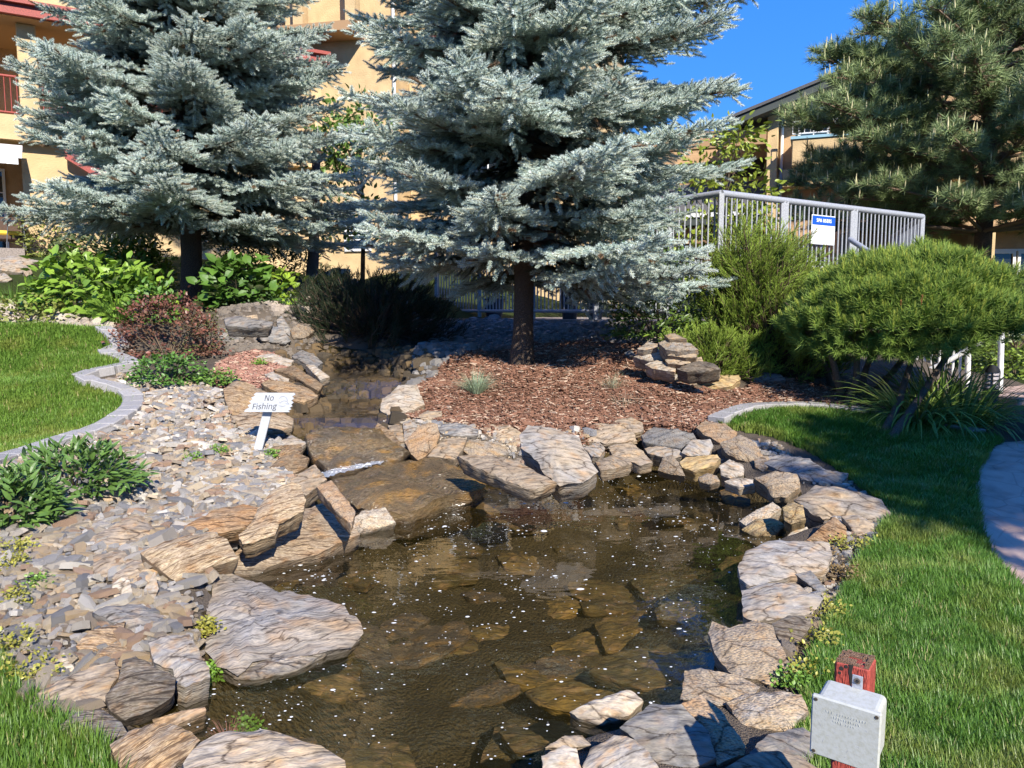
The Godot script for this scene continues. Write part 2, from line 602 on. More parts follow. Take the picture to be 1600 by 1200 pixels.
func terrain_control():
	# pixel of the photograph and how far along the view it lies, for places whose distance is known
	var s := "50,1150,2.65 0,1000,3.3 0,900,3.8 100,850,4.2 0,750,5.1 250,800,5.1 380,760,6.0 480,745,6.6 420,690,7.0 300,680,6.9 330,610,7.8 210,650,7.2 160,690,6.5 0,725,5.8 -300,760,5.6 "
	s += "0,600,8.1 100,560,9.0 60,515,9.9 150,515,9.8 -200,540,9.6 -200,620,8.0 260,570,9 400,580,8.8 480,590,8.6 450,640,7.9 300,475,13 400,473,11.3 345,545,10.0 400,545,10.2 230,500,10.4 100,490,10.4 0,480,11.2 200,470,11.6 30,440,14.5 60,400,18 200,400,18.5 480,430,15 420,480,12 540,440,15.5 600,450,15 "
	s += "0,395,20 150,395,20.5 -300,395,20 815,570,9.1 700,600,8.6 750,655,7.75 660,650,7.9 900,655,7.75 1000,600,8.7 1000,655,7.8 1100,650,7.9 930,540,9.7 700,540,10 800,505,13 950,505,12 700,500,14 600,600,8.7 560,520,11.5 560,480,13 "
	s += "1150,640,8.2 1250,645,8.2 1350,660,7.9 1450,690,7.3 1550,690,7.4 1300,720,6.7 1400,760,6.0 1500,720,6.7 1400,900,4.25 1300,1000,3.45 1450,1000,3.5 1500,1150,2.7 1580,800,5.5 1600,700,7.1 1700,900,4.4 1590,630,9.5 1800,640,9.5 1320,620,8.8 1200,592,9.2 1060,590,9.0 1060,520,10 1150,530,10.2 1250,510,11.5 1400,560,10.5 1600,590,12 1250,740,6.4 1200,690,7.1 1340,800,5.4 1320,880,4.5"
	for w in s.split(" ", false):
		var t := w.split(",")
		var p := at_d(float(t[0]), float(t[1]), float(t[2]))
		ctrl.append(p)
	for w in [[0, 1.5, 0.12], [0, 0, 0.1], [-2.5, 0, 0.15], [2.5, 0, 0.14], [5, 0, 0.2], [-5, 0, 0.3], [-8, 5, 0.6], [8, 5, 0.3], [0, -2, 0.12], [7, 14, 1.3], [4, 13, 1.3], [10, 10, 0.6], [1.5, 16, 1.42], [5, 18, 1.6], [-2, 20, 2.6], [5, 22, 2.4], [-9, 22, 3.05], [-9, 12, 1.4], [9, 20, 2.2], [0.0, 7.2, 0.1], [1.2, 7.2, 0.12], [2.2, 6.4, 0.12], [-0.9, 6.9, 0.18]]:
		ctrl.append(Vector3(w[0], w[2], -w[1]))
	hgrid.resize(GNX * GND)
	for j in GND:
		for i in GNX:
			hgrid[j * GNX + i] = idw(GX0 + i * GS, -(GD0 + j * GS))
	for k in 2:
		var src := hgrid.duplicate()
		for j in range(1, GND - 1):
			for i in range(1, GNX - 1):
				var q := j * GNX + i
				hgrid[q] = (src[q] * 2.0 + src[q - 1] + src[q + 1] + src[q - GNX] + src[q + GNX]) / 6.0
	for p in pxs("215,1130 262,1095 330,1040 350,990 360,940 350,905 370,880 430,835 500,800 560,812 600,790 540,772 560,752 640,758 745,742 850,757 930,742 1000,732 1080,742 1130,762 1180,782 1262,800 1278,838 1190,860 1160,890 1158,930 1162,975 1115,1000 1125,1040 1080,1062 1064,1100 1000,1125 960,1155 870,1180 820,1250 800,1320 600,1320 560,1260 545,1225 465,1195 400,1188 320,1184 245,1160"):
		var q := gp(p.x, p.y, 0.0)
		pond_poly.append(Vector2(q.x, q.z))
	creek_poly = world_poly("520,768 478,715 472,690 462,655 470,630 500,612 496,585 470,562 455,540 500,528 580,530 640,560 610,600 592,640 588,665 640,705 705,735 640,752")
	pond_grid.resize(GNX * GND)
	creek_grid.resize(GNX * GND)
	for j in GND:
		for i in GNX:
			var p := Vector2(GX0 + i * GS, -(GD0 + j * GS))
			pond_grid[j * GNX + i] = sdf(pond_poly, p) if p.y > -9.0 and p.y < -1.5 and absf(p.x) < 4.0 else 9.0
			creek_grid[j * GNX + i] = sdf(creek_poly, p) if p.y > -14.0 and p.y < -5.0 and p.x > -6.0 and p.x < 2.0 else 9.0


func idw(x: float, z: float) -> float:
	var sw := 0.0
	var sh := 0.0
	for p in ctrl:
		var dx: float = p.x - x
		var dz: float = p.z - z
		var w := 1.0 / (pow(dx * dx + dz * dz, 1.7) + 0.03)
		sw += w
		sh += w * p.y
	return sh / sw


func sdf(poly: PackedVector2Array, p: Vector2) -> float:
	var best := 1e9
	for i in poly.size():
		var q := Geometry2D.get_closest_point_to_segment(p, poly[i], poly[(i + 1) % poly.size()])
		best = minf(best, q.distance_squared_to(p))
	var d := sqrt(best)
	return -d if Geometry2D.is_point_in_polygon(p, poly) else d


func sample(g: PackedFloat32Array, x: float, z: float) -> float:
	var u := clampf((x - GX0) / GS, 0.0, GNX - 1.001)
	var w := clampf((-z - GD0) / GS, 0.0, GND - 1.001)
	var i := int(u)
	var j := int(w)
	var fu := u - i
	var fw := w - j
	var q := j * GNX + i
	return lerpf(lerpf(g[q], g[q + 1], fu), lerpf(g[q + GNX], g[q + GNX + 1], fu), fw)


func hbase(x: float, z: float) -> float:
	if x < GX0 or x > GX0 + GS * (GNX - 1) or -z < GD0 or -z > GD0 + GS * (GND - 1):
		var d := -z
		var far: float = clampf((d - 6.0) / 14.0, 0.0, 1.0)
		var e := sample(hgrid, x, z)
		var out := maxf(maxf(GX0 - x, x + -(GX0 + GS * (GNX - 1))), maxf(-d + GD0, d - (GD0 + GS * (GND - 1))))
		return lerpf(e, 0.3 + far * 2.7, clampf(out / 8.0, 0, 1))
	return sample(hgrid, x, z)


func creek_level(d: float) -> float:
	if d < 6.3:
		return 0.02
	if d < 7.0:
		return 0.14
	if d < 7.6:
		return lerpf(0.20, 0.47, (d - 7.0) / 0.6)
	return 0.5 + 0.24 * smoothstep(9.0, 9.7, d) + 0.26 * smoothstep(10.1, 10.9, d)


func ground(x: float, z: float) -> float:
	var h := hbase(x, z)
	h += 0.018 * nz.get_noise_2d(x * 1.3, z * 1.3) + 0.008 * nz2.get_noise_2d(x * 5.0, z * 5.0)
	if absf(x) < 6.0 and z < -1.0 and z > -15.0:
		var c := sample(creek_grid, x, z)
		if c < 0.45:
			var bed := creek_level(-z) - 0.12 + 0.07 * nz.get_noise_2d(x * 3.1, z * 3.1) + 0.03 * nz2.get_noise_2d(x * 9.0, z * 9.0)
			h = lerpf(minf(h, bed), h, smoothstep(-0.22, 0.30, c))
		var p := sample(pond_grid, x, z)
		if p < 0.35:
			var deep := -0.12 - 0.38 * smoothstep(0.0, 0.9, -p) + 0.06 * nz.get_noise_2d(x * 2.0, z * 2.0)
			h = lerpf(deep, h, smoothstep(-0.18, 0.16, p))
	return h


func on(x: float, z: float, up := 0.0) -> Vector3:
	return Vector3(x, ground(x, z) + up, z)


var P := {}


func terrain_meshes():
	P.lawn_left = world_poly("-500,760 0,725 119,690 168,672 196,654 208,636 203,621 182,611 140,601 130,596 150,588 196,578 190,567 165,557 182,547 178,533 160,517 0,511 -300,512 -700,560")
	P.lawn_right = world_poly("1120,662 1150,649 1185,641 1250,639 1330,646 1400,656 1440,666 1500,674 1566,690 1542,705 1524,740 1522,780 1532,830 1562,890 1604,935 1700,1030 1800,1200 1900,1500 1260,1500 1255,1130 1262,1050 1290,990 1316,930 1340,880 1372,845 1392,800 1330,748 1280,712 1200,680 1130,668")
	P.path = world_poly("1566,690 1542,705 1524,740 1522,780 1532,830 1562,890 1604,935 1700,1030 1800,1200 1900,1500 2500,1500 2500,690 1700,680")
	P.mulch = world_poly("604,650 640,606 690,566 760,548 820,534 900,530 960,532 1010,560 1030,594 1090,608 1160,606 1220,590 1300,600 1400,620 1520,640 1500,672 1440,664 1400,654 1330,644 1250,637 1185,639 1150,647 1118,660 1085,690 1000,690 905,690 750,672 684,658")
	P.mulch_left = world_poly("340,570 360,556 400,548 462,562 458,590 420,602 370,614 330,600")
	P.slate = world_poly("-400,740 0,728 119,692 168,674 198,656 212,636 205,619 184,609 150,600 205,582 262,604 330,604 350,624 360,650 430,690 470,720 480,760 420,850 335,895 285,930 312,1005 200,1070 90,1130 -20,1050 -300,980")
	P.grass_low = world_poly("-300,900 0,1040 40,1090 90,1130 150,1165 180,1200 190,1300 -300,1400")
	P.pale_stones = world_poly("-100,481 60,486 130,470 190,494 176,514 60,511 -100,509")
	P.pale_bank = world_poly("415,480 440,455 480,440 545,432 560,445 500,470 470,495 430,492")
	P.dark_gravel = world_poly("600,605 640,560 690,510 760,500 960,500 1010,540 960,536 900,534 820,538 760,550 690,570 640,608")
	var kinds := {"ground": [], "lawn": [], "mulch_bed": [], "slate_bed": [], "path": [], "pond_bed": []}
	var x0 := -7.2
	var d0 := 1.0
	var st := 0.06
	var nx := 240
	var nd := 225
	var hs := PackedFloat32Array()
	hs.resize((nx + 1) * (nd + 1))
	for j in nd + 1:
		for i in nx + 1:
			hs[j * (nx + 1) + i] = ground(x0 + i * st, -(d0 + j * st))
	var which := PackedByteArray()
	which.resize(nx * nd)
	var order := [["lawn", P.lawn_left], ["lawn", P.lawn_right], ["lawn", P.grass_low], ["path", P.path], ["mulch_bed", P.mulch], ["mulch_bed", P.mulch_left], ["slate_bed", P.slate]]
	var names := kinds.keys()
	var boxes := []
	for o in order:
		boxes.append(bounds(o[1]))
	for j in nd:
		for i in nx:
			var p := Vector2(x0 + (i + 0.5) * st, -(d0 + (j + 0.5) * st))
			var k := 0
			if sample(pond_grid, p.x, p.y) < 0.06 or sample(creek_grid, p.x, p.y) < 0.06:
				k = 5
			else:
				for o in order.size():
					if boxes[o].has_point(p) and Geometry2D.is_point_in_polygon(p, order[o][1]):
						k = names.find(order[o][0])
						break
			which[j * nx + i] = k
	for k in names.size():
		var st_ := SurfaceTool.new()
		st_.begin(Mesh.PRIMITIVE_TRIANGLES)
		st_.set_smooth_group(0)
		for j in nd:
			for i in nx:
				if which[j * nx + i] == k:
					var q := j * (nx + 1) + i
					var a := Vector3(x0 + i * st, hs[q], -(d0 + j * st))
					var b := Vector3(x0 + (i + 1) * st, hs[q + 1], -(d0 + j * st))
					var c := Vector3(x0 + (i + 1) * st, hs[q + nx + 2], -(d0 + (j + 1) * st))
					var d := Vector3(x0 + i * st, hs[q + nx + 1], -(d0 + (j + 1) * st))
					for w in [a, c, b, a, d, c]:
						st_.add_vertex(w)
		st_.generate_normals()
		st_.index()
		var mats := {"ground": M.gravel_soil, "lawn": M.lawn_soil, "mulch_bed": M.mulch_soil, "slate_bed": M.gravel_soil, "path": M.path, "pond_bed": M.pond_bed}
		var o := mi(names[k], st_.commit(), mats[names[k]])
		P[names[k] + "_node"] = o
		tag(o, {"ground": "bare stony soil between the beds", "lawn": "mown green lawn on both sides of the pond", "mulch_bed": "red brown bark mulch beds under the trees", "slate_bed": "bank of loose slate chips left of the pond", "path": "curving grey stamped concrete path in shade", "pond_bed": "brown silty bed under the pond and creek"}[names[k]], "", "", "structure")
	# the ground farther off, in ever wider cells
	var gx := []
	var gd := []
	for t in [-320.0, -200.0, -120.0, -70.0, -45.0, -32.0, -24.0, -18.0, -14.0, -11.0, -9.0]:
		gx.append(t)
	for k in 25:
		gx.append(x0 + k * 0.6)
	for t in [9.0, 11.0, 14.0, 18.0, 24.0, 32.0, 45.0, 70.0, 120.0, 200.0, 320.0]:
		gx.append(t)
	for t in [-320.0, -200.0, -100.0, -50.0, -25.0, -12.0, -6.0, -3.0, -1.0, 0.0]:
		gd.append(t)
	for k in 46:
		gd.append(d0 + k * 0.3)
	for t in [15.0, 15.6, 16.3, 17.0, 18.0, 19.0, 20.0, 21.0, 22.0, 24.0, 27.0, 32.0, 45.0, 70.0, 120.0, 200.0, 320.0]:
		gd.append(t)
	var far := SurfaceTool.new()
	far.begin(Mesh.PRIMITIVE_TRIANGLES)
	far.set_smooth_group(0)
	for j in gd.size() - 1:
		for i in gx.size() - 1:
			if gx[i] > x0 + 0.3 and gx[i + 1] < x0 + nx * st - 0.3 and gd[j] > d0 + 0.2 and gd[j + 1] < d0 + nd * st - 0.2:
				continue
			var vs := []
			for w in [[0, 0], [1, 1], [1, 0], [0, 0], [0, 1], [1, 1]]:
				var x: float = gx[i + w[0]]
				var z: float = -gd[j + w[1]]
				vs.append(Vector3(x, ground(x, z) - (0.03 if x > x0 + 0.1 and x < x0 + nx * st - 0.1 and -z > d0 + 0.1 and -z < d0 + nd * st - 0.1 else 0.0), z))
			for v in vs:
				far.add_vertex(v)
	far.generate_normals()
	var fo := mi("ground", far.commit(), M.lawn_soil)
	tag(fo, "grassy ground around the garden out to the horizon", "", "", "structure")


func bounds(p: PackedVector2Array) -> Rect2:
	var r := Rect2(p[0], Vector2.ZERO)
	for q in p:
		r = r.expand(q)
	return r


# random places within a polygon on the ground, thinned with distance
func places(poly: PackedVector2Array, n: int, avoid_water := true) -> Array:
	var b := bounds(poly)
	var out := []
	var tries := 0
	while out.size() < n and tries < n * 12:
		tries += 1
		var p := Vector2(rr(b.position.x, b.end.x), rr(b.position.y, b.end.y))
		if not Geometry2D.is_point_in_polygon(p, poly):
			continue
		if avoid_water and (sample(pond_grid, p.x, p.y) < 0.02 or sample(creek_grid, p.x, p.y) < 0.02):
			continue
		out.append(on(p.x, p.y))
	return out


# ---------------------------------------------------------------- rocks
const TONES := {
	"grey": [[0.40, 0.40, 0.41], [0.50, 0.41, 0.30]],
	"slate": [[0.21, 0.22, 0.24], [0.34, 0.32, 0.29]],
	"blue": [[0.22, 0.25, 0.30], [0.40, 0.38, 0.36]],
	"tan": [[0.60, 0.45, 0.27], [0.42, 0.35, 0.28]],
	"orange": [[0.66, 0.39, 0.17], [0.55, 0.42, 0.28]],
	"gold": [[0.60, 0.46, 0.23], [0.46, 0.37, 0.24]],
	"cream": [[0.78, 0.68, 0.50], [0.55, 0.46, 0.36]],
	"brown": [[0.34, 0.26, 0.18], [0.46, 0.37, 0.26]],
	"pale": [[0.60, 0.57, 0.52], [0.52, 0.42, 0.30]],
	"wet": [[0.13, 0.10, 0.06], [0.22, 0.155, 0.075]],
	"algae": [[0.12, 0.09, 0.025], [0.18, 0.12, 0.03]],
	"amber": [[0.34, 0.21, 0.04], [0.13, 0.095, 0.03]],
	"mixed": [[0.44, 0.40, 0.36], [0.62, 0.45, 0.24]],
}


# One rock from the outline of the face that one sees: the outline is laid on a plane through the rock's foot, tilted
# back from the level by `tilt` degrees, and given thickness and relief behind and below.
func rock(outline: String, h0: float, tilt: float, thick: float, tone: String, label: String, mat := "rock", dome := 0.05, group := "rocks round the pond", called := "rock", turn := 0.0):
	var pts := pxs(outline)
	var low: Vector2 = pts[0]
	for p in pts:
		if p.y > low.y:
			low = p
	var foot: Vector3
	if h0 < -5.0:
		foot = hit(low.x, low.y) + Vector3.UP * 0.03
	else:
		foot = gp(low.x, low.y, h0)
	var toward := Vector3(EYE.x - foot.x, 0, EYE.z - foot.z).normalized().rotated(Vector3.UP, turn)
	var nrm := (Vector3.UP * cos(deg_to_rad(tilt)) + toward * sin(deg_to_rad(tilt))).normalized()
	var world := []
	var mid := Vector3.ZERO
	for p in pts:
		var r := ray(p.x, p.y)
		var t := (foot - EYE).dot(nrm) / r.dot(nrm)
		world.append(EYE + r * t)
		mid += world[-1]
	mid /= world.size()
	var sway: float = rng.randf_range(-0.5, 0.5)
	var ux := toward.cross(nrm).normalized().rotated(nrm, sway)
	var basis_ := Basis(ux, nrm, ux.cross(nrm))
	var flat2 := PackedVector2Array()
	var inv := basis_.transposed()
	for w in world:
		var l: Vector3 = inv * (w - mid)
		flat2.append(Vector2(l.x, l.z))
	var o := mi(called, rock_mesh(flat2, thick, tone, dome, Transform3D(basis_, mid) if sample(pond_grid, mid.x, mid.z) < 0.5 else Transform3D(Basis(), Vector3(0, 9, 0))), M[mat])
	o.transform = Transform3D(basis_, mid)
	tag(o, label, "rock", group)
	return o


func rock_mesh(outline: PackedVector2Array, thick: float, tone: String, dome: float, at := Transform3D(Basis(), Vector3(0, 9, 0))) -> ArrayMesh:
	var b := MB.new()
	var area := 0.0
	var cen := Vector2.ZERO
	for i in outline.size():
		var p := outline[i]
		var q := outline[(i + 1) % outline.size()]
		area += p.cross(q)
		cen += p
	cen /= outline.size()
	if area > 0:
		outline.reverse()
	var size := sqrt(absf(area) * 0.5)
	var per := 0.0
	for i in outline.size():
		per += outline[i].distance_to(outline[(i + 1) % outline.size()])
	var count := clampi(int(per / (size * 0.075)), 30, 66)
	# outline resampled with its corners kept a little rounded and its edges chipped
	var edge := []
	for i in outline.size():
		var p := outline[i]
		var q := outline[(i + 1) % outline.size()]
		var k := maxi(1, roundi(count * p.distance_to(q) / per))
		for j in k:
			edge.append(p.lerp(q, float(j) / k))
	var n := edge.size()
	var off := Vector2(rr(-9, 9), rr(-9, 9))
	for i in n:
		var d: Vector2 = (edge[i] - cen).normalized()
		edge[i] += d * size * (0.035 * nz.get_noise_2d(edge[i].x * 7.0 / size * 0.4 + off.x, edge[i].y * 7.0 / size * 0.4 + off.y) + rr(-0.010, 0.008))
	var c1 := Color(TONES[tone][0][0], TONES[tone][0][1], TONES[tone][0][2])
	var c2 := Color(TONES[tone][1][0], TONES[tone][1][1], TONES[tone][1][2])
	var lift := 1.0 + rr(-0.10, 0.10)
	var uvo := Vector2(rr(0, 5), rr(0, 5))
	var fr := 1.6 / maxf(size, 0.12)
	var put := func(p: Vector3, uv: Vector2):
		b.v.append(p)
		b.uv.append(uv)
		var m := clampf(0.5 + 1.1 * nz.get_noise_3d(p.x * fr * 0.7 + off.x, p.y * fr + off.y, p.z * fr * 1.7), 0, 1)
		var spot := nz2.get_noise_3d(p.x * fr * 4.0 + off.y, p.y * fr * 4.0, p.z * fr * 6.0)
		var c := c1.lerp(c2, m) * lift * (1.0 + 0.22 * spot)
		var lum := c.get_luminance()
		c = c.lerp(Color(lum, lum * 0.99, lum * 0.96), 0.0 if tone in ["algae", "amber", "wet", "gold"] else 0.30) * 0.88
		var rust := smoothstep(0.12, 0.5, nz.get_noise_3d(p.x * fr * 1.6 - off.y, p.y * fr * 2.0, p.z * fr * 2.6 + off.x))
		c = c.lerp(Color(0.46, 0.27, 0.11) if tone != "wet" else Color(0.50, 0.26, 0.04), rust * (0.5 if tone != "slate" and tone != "blue" else 0.2))
		var damp := smoothstep(0.005, 0.05, (at * p).y + 0.012 * spot)
		c = c * lerpf(0.42, 1.0, damp)
		c.a = 1.0
		b.c.append(c)
	# the face: rings from the rim inwards; ledges where layers have split off
	var rings := [1.0, 0.955, 0.86, 0.74, 0.6, 0.45, 0.3, 0.15]
	var top_of := func(p: Vector2, s: float) -> float:
		var x := p.x * fr + off.x
		var z := p.y * fr + off.y
		var l := nz2.get_noise_2d(x * 0.7 + 30.0, z * 1.5)
		var ledge: float = roundf(l * 3.0) / 3.0 * 0.035 * size + 0.02 * size * (l * 3.0 - roundf(l * 3.0))
		var fall := pow(s, 3.0)
		return ledge + 0.035 * size * nz.get_noise_2d(x * 1.9, z * 3.4) + 0.016 * size * nz2.get_noise_2d(x * 5.0, z * 8.0) + dome * size * (1.0 - fall) - 0.02 * size * fall
	for k in rings.size():
		for i in n + 1:
			var e: Vector2 = edge[i % n]
			var p: Vector2 = cen.lerp(e, rings[k])
			var y: float = top_of.call(p, rings[k])
			put.call(Vector3(p.x, y, p.y), Vector2(p.x * 1.0, p.y * 3.2) + uvo)
	put.call(Vector3(cen.x, top_of.call(cen, 0.0), cen.y), Vector2(cen.x * 1.0, cen.y * 3.2) + uvo)
	var w := n + 1
	for k in rings.size() - 1:
		for i in n:
			var a := k * w + i
			for q in [a, a + w, a + 1, a + 1, a + w, a + w + 1]:
				b.idx.append(q)
	var last := (rings.size() - 1) * w
	for i in n:
		for q in [last + i, rings.size() * w, last + i + 1]:
			b.idx.append(q)
	# the broken edge: layers stepping in and out, then the underside
	var s0 := b.v.size()
	var layers := 7
	var steps := []
	for k in layers + 1:
		steps.append(rr(-0.03, 0.025) if k > 0 else 0.0)
	for k in layers + 1:
		var f := float(k) / layers
		var arc := 0.0
		for i in n + 1:
			var e: Vector2 = edge[i % n]
			if i > 0:
				arc += e.distance_to(edge[i - 1])
			var d := (e - cen).normalized()
			var inset: float = steps[k] + 0.03 * nz.get_noise_3d(e.x * fr * 2.0 + off.x, f * 4.0 + k * 0.6, e.y * fr * 2.0) - 0.10 * f * f
			var p := e + d * size * inset * (1.0 if k > 0 else 0.0)
			var y: float = top_of.call(e, 1.0) * (1.0 - f) - thick * f
			put.call(Vector3(p.x, y, p.y), Vector2(arc * 1.0, y * 5.0) + uvo)
	for k in layers:
		for i in n:
			var a := s0 + k * w + i
			for q in [a, a + 1, a + w, a + 1, a + w + 1, a + w]:
				b.idx.append(q)
	var bot := b.v.size()
	put.call(Vector3(cen.x, -thick, cen.y), uvo)
	for i in n:
		for q in [s0 + layers * w + i, s0 + layers * w + i + 1, bot]:
			b.idx.append(q)
	var st := SurfaceTool.new()
	st.begin(Mesh.PRIMITIVE_TRIANGLES)
	for q in b.idx.size():
		st.set_color(b.c[b.idx[q]])
		st.set_uv(b.uv[b.idx[q]])
		st.set_smooth_group(0 if b.idx[q] < s0 else 1)
		st.add_vertex(b.v[b.idx[q]])
	st.generate_normals()
	st.index()
	return st.commit()


func rocks():
	var A := -9.0   # laid on the ground
	# far side of the pond, from the brook to the right
	rock("594,640 598,622 625,600 652,600 660,622 663,632 640,642 606,650", A, 24, 0.18, "pale", "pale grey streaked slab on the mulch side of the brook's mouth", "rock", 0.05)
	rock("654,649 667,641 690,642 691,649 670,655 657,654", A, 22, 0.08, "tan", "small flat tan stone lying alone in the bark mulch above the brook")
	rock("629,660 645,654 652,665 643,688 632,690", A, 40, 0.12, "grey", "small upright grey stone behind the orange boulder by the brook", "rock", 0.1)
	rock("584,672 590,660 610,672 626,692 622,700 597,687", A, 45, 0.14, "brown", "brown wedge with light stripes leaning beside the upper wet slab", "rock_striped")
	rock("606,664 628,662 632,690 622,692 610,674", A, 30, 0.1, "brown", "dark brown stone wedged between the striped wedge and the orange boulder")
	rock("632,690 655,665 670,659 684,662 687,678 682,695 667,712 652,719 640,707", A, 56, 0.25, "orange", "upright orange boulder at the top of the lower wet slab", "rock_speckled", 0.12)
	rock("686,672 690,662 720,660 747,670 746,680 710,681 689,676", A, 30, 0.13, "blue", "flat blue grey stone with white veins capping the pond edge", "rock", 0.08)
	rock("668,712 690,686 730,682 724,700 711,717 685,714", A, 36, 0.2, "brown", "smooth brown slab under the blue grey capstone")
	rock("745,680 752,665 775,662 800,667 815,675 811,692 780,690 760,687", A, 30, 0.13, "tan", "tan oval capstone just left of the great grey boulder", "rock", 0.08)
	rock("720,700 735,686 767,690 792,698 796,708 755,718 732,710", A, 34, 0.18, "mixed", "pile of split tan rock below the tan oval capstone", "rock_speckled")
	rock("715,712 750,710 772,712 810,718 838,737 868,752 830,764 785,747 745,729", A, 26, 0.16, "brown", "long brown slab sloping into the pond left of the great boulder", "rock", 0.03)
	rock("812,680 825,664 860,666 882,672 905,685 917,707 935,735 910,752 875,759 847,735 840,720 815,700", A, 46, 0.34, "grey", "great grey boulder leaning on the far edge of the pond", "rock", 0.09)
	rock("905,672 930,660 965,662 992,677 995,688 960,692 915,690", A, 28, 0.12, "tan", "broad tan slab on the mulch right of the great boulder")
	rock("912,700 935,690 946,700 937,714 925,713", A, 36, 0.14, "grey", "small pale grey stone tucked against the great boulder's right side")
	rock("950,697 987,690 1005,705 1020,722 1002,726 960,714", A, 26, 0.14, "tan", "tan slab with a cracked edge sloping to the water")
	rock("930,722 955,710 985,717 987,724 955,732 938,734", A, 20, 0.12, "brown", "low brown slab at the waterline right of the great boulder")
	rock("959,656 985,651 1004,660 1006,672 990,676 967,665", A, 24, 0.09, "tan", "thin tan stone on the mulch above the broad tan slab")
	rock("1002,680 1022,667 1060,670 1082,676 1090,687 1065,700 1022,694 1005,690", A, 38, 0.22, "slate", "dark grey boulder with a pale patch above the far corner of the pond", "rock_speckled", 0.1)
	rock("1007,700 1025,696 1062,702 1066,713 1045,716 1012,708", A, 42, 0.2, "grey", "long grey slab overhanging a dark gap under the dark boulder")
	rock("1028,735 1035,716 1050,710 1060,722 1071,744 1047,741", A, 60, 0.2, "brown", "pointed brown stone standing in the shallows", "rock_speckled", 0.12)
	rock("1065,706 1080,687 1110,686 1115,697 1107,711 1075,712", A, 46, 0.2, "grey", "grey brown wedge between the dark boulder and the round tan boulder")
	rock("1062,722 1072,714 1120,710 1126,717 1118,726 1084,737 1066,730", A, 40, 0.18, "gold", "yellowish thick slab over the water in front of the grey brown wedge")
	rock("1087,667 1102,657 1132,661 1152,675 1148,686 1125,692 1100,678", A, 30, 0.14, "orange", "orange brown slab beside the end of the paver edging", "rock_speckled")
	rock("1125,692 1157,679 1180,690 1192,712 1179,724 1155,719 1132,706", A, 48, 0.28, "tan", "big round tan boulder near the lawn's left tip", "rock_speckled", 0.14)
	rock("1178,716 1194,712 1204,726 1192,736 1180,730", A, 40, 0.15, "brown", "small brown rock at the foot of the round tan boulder")
	rock("1125,727 1140,717 1162,727 1163,742 1140,747 1126,741", A, 42, 0.18, "pale", "greyish stone at the waterline under the round tan boulder")
	rock("1091,746 1105,739 1120,743 1125,752 1110,757 1094,753", A, 46, 0.12, "tan", "small round tan cobble at the waterline", "rock_speckled", 0.2)
	rock("1132,752 1147,746 1177,748 1183,756 1155,761", A, 28, 0.1, "pale", "small pinkish flat stone above the drowned brown rock")
	rock("1125,766 1140,759 1172,779 1173,792 1152,796 1130,781", -0.02, 14, 0.12, "wet", "drowned brown rock just breaking the surface near the far corner", "rock", 0.05)
	rock("1177,746 1215,735 1245,740 1252,760 1228,777 1207,776 1195,758", A, 48, 0.25, "tan", "large tan boulder half in shade at the pond's far right corner", "rock_speckled", 0.12)
	rock("1190,722 1220,710 1265,716 1288,732 1247,741 1215,733", A, 22, 0.14, "blue", "blue grey flat slab in shade behind the large tan boulder")
	rock("1247,739 1272,731 1327,739 1316,755 1295,756 1252,749", A, 36, 0.16, "grey", "narrow grey slab with a bright edge in the lawn's shade")
	rock("1238,780 1275,758 1300,760 1340,768 1376,780 1392,802 1382,816 1310,808 1285,812 1260,796", A, 34, 0.3, "mixed", "huge brown boulder dappled with shade beside the right lawn", "rock", 0.12)
	rock("1223,792 1240,784 1255,789 1259,811 1236,819 1225,812", A, 52, 0.2, "gold", "sunlit golden block in front of the huge brown boulder", "rock_speckled", 0.08)
	rock("1155,814 1177,799 1207,784 1221,794 1203,808 1167,822", 0.03, 36, 0.16, "cream", "cream ridge of rock behind the wet yellow stone", "rock_speckled", 0.1)
	rock("1158,827 1180,811 1210,809 1227,820 1211,837 1180,838", 0.0, 34, 0.16, "gold", "wet yellow stone sitting in the pond on the right", "rock_speckled", 0.16)
	rock("1228,839 1240,827 1260,823 1268,832 1250,844", 0.02, 32, 0.14, "pale", "small mottled stone right of the wet yellow stone")
	rock("1258,845 1304,806 1321,822 1324,838 1288,848", A, 48, 0.2, "orange", "split wedge with one dark and one orange face near the moss", "rock_striped")
	rock("1315,806 1340,804 1366,817 1366,833 1338,836 1324,817", A, 34, 0.16, "tan", "light flat stone at the lawn's edge below the huge boulder")
	rock("1153,882 1165,859 1202,845 1297,844 1301,865 1296,883 1262,897 1220,905 1172,914 1156,903", A, 26, 0.2, "grey", "large brownish grey slab with two dry moss tufts on the right bank", "rock", 0.05)
	rock("1242,897 1267,891 1293,922 1281,927 1255,906", A, 40, 0.1, "blue", "small blue grey wedge between the two big right hand slabs")
	rock("1159,922 1190,911 1242,910 1286,935 1271,958 1236,964 1180,971 1160,962", A, 28, 0.2, "grey", "dark streaked slab dipping into the pond below the mossy slab", "rock", 0.06)
	rock("1206,974 1230,962 1256,962 1268,977 1237,1018 1220,1008", A, 44, 0.18, "slate", "charcoal stone with a tan side above the tan boulder", "rock_striped")
	rock("1106,987 1112,970 1140,981 1182,967 1207,977 1215,1000 1232,1032 1232,1060 1200,1068 1137,1050 1120,1025 1109,1000", A, 38, 0.26, "tan", "large tan boulder with a pointed left corner on the right bank", "rock_speckled", 0.08)
	rock("1063,1092 1070,1047 1090,1043 1155,1055 1188,1072 1172,1098 1122,1102 1090,1094", A, 40, 0.22, "tan", "pinkish tan block below the boulder with the pointed corner", "rock_speckled", 0.06)
	rock("1135,1098 1165,1083 1225,1079 1253,1085 1262,1110 1232,1142 1160,1134", A, 36, 0.24, "mixed", "half shaded brown boulder left of the red post", "rock_speckled", 0.1)
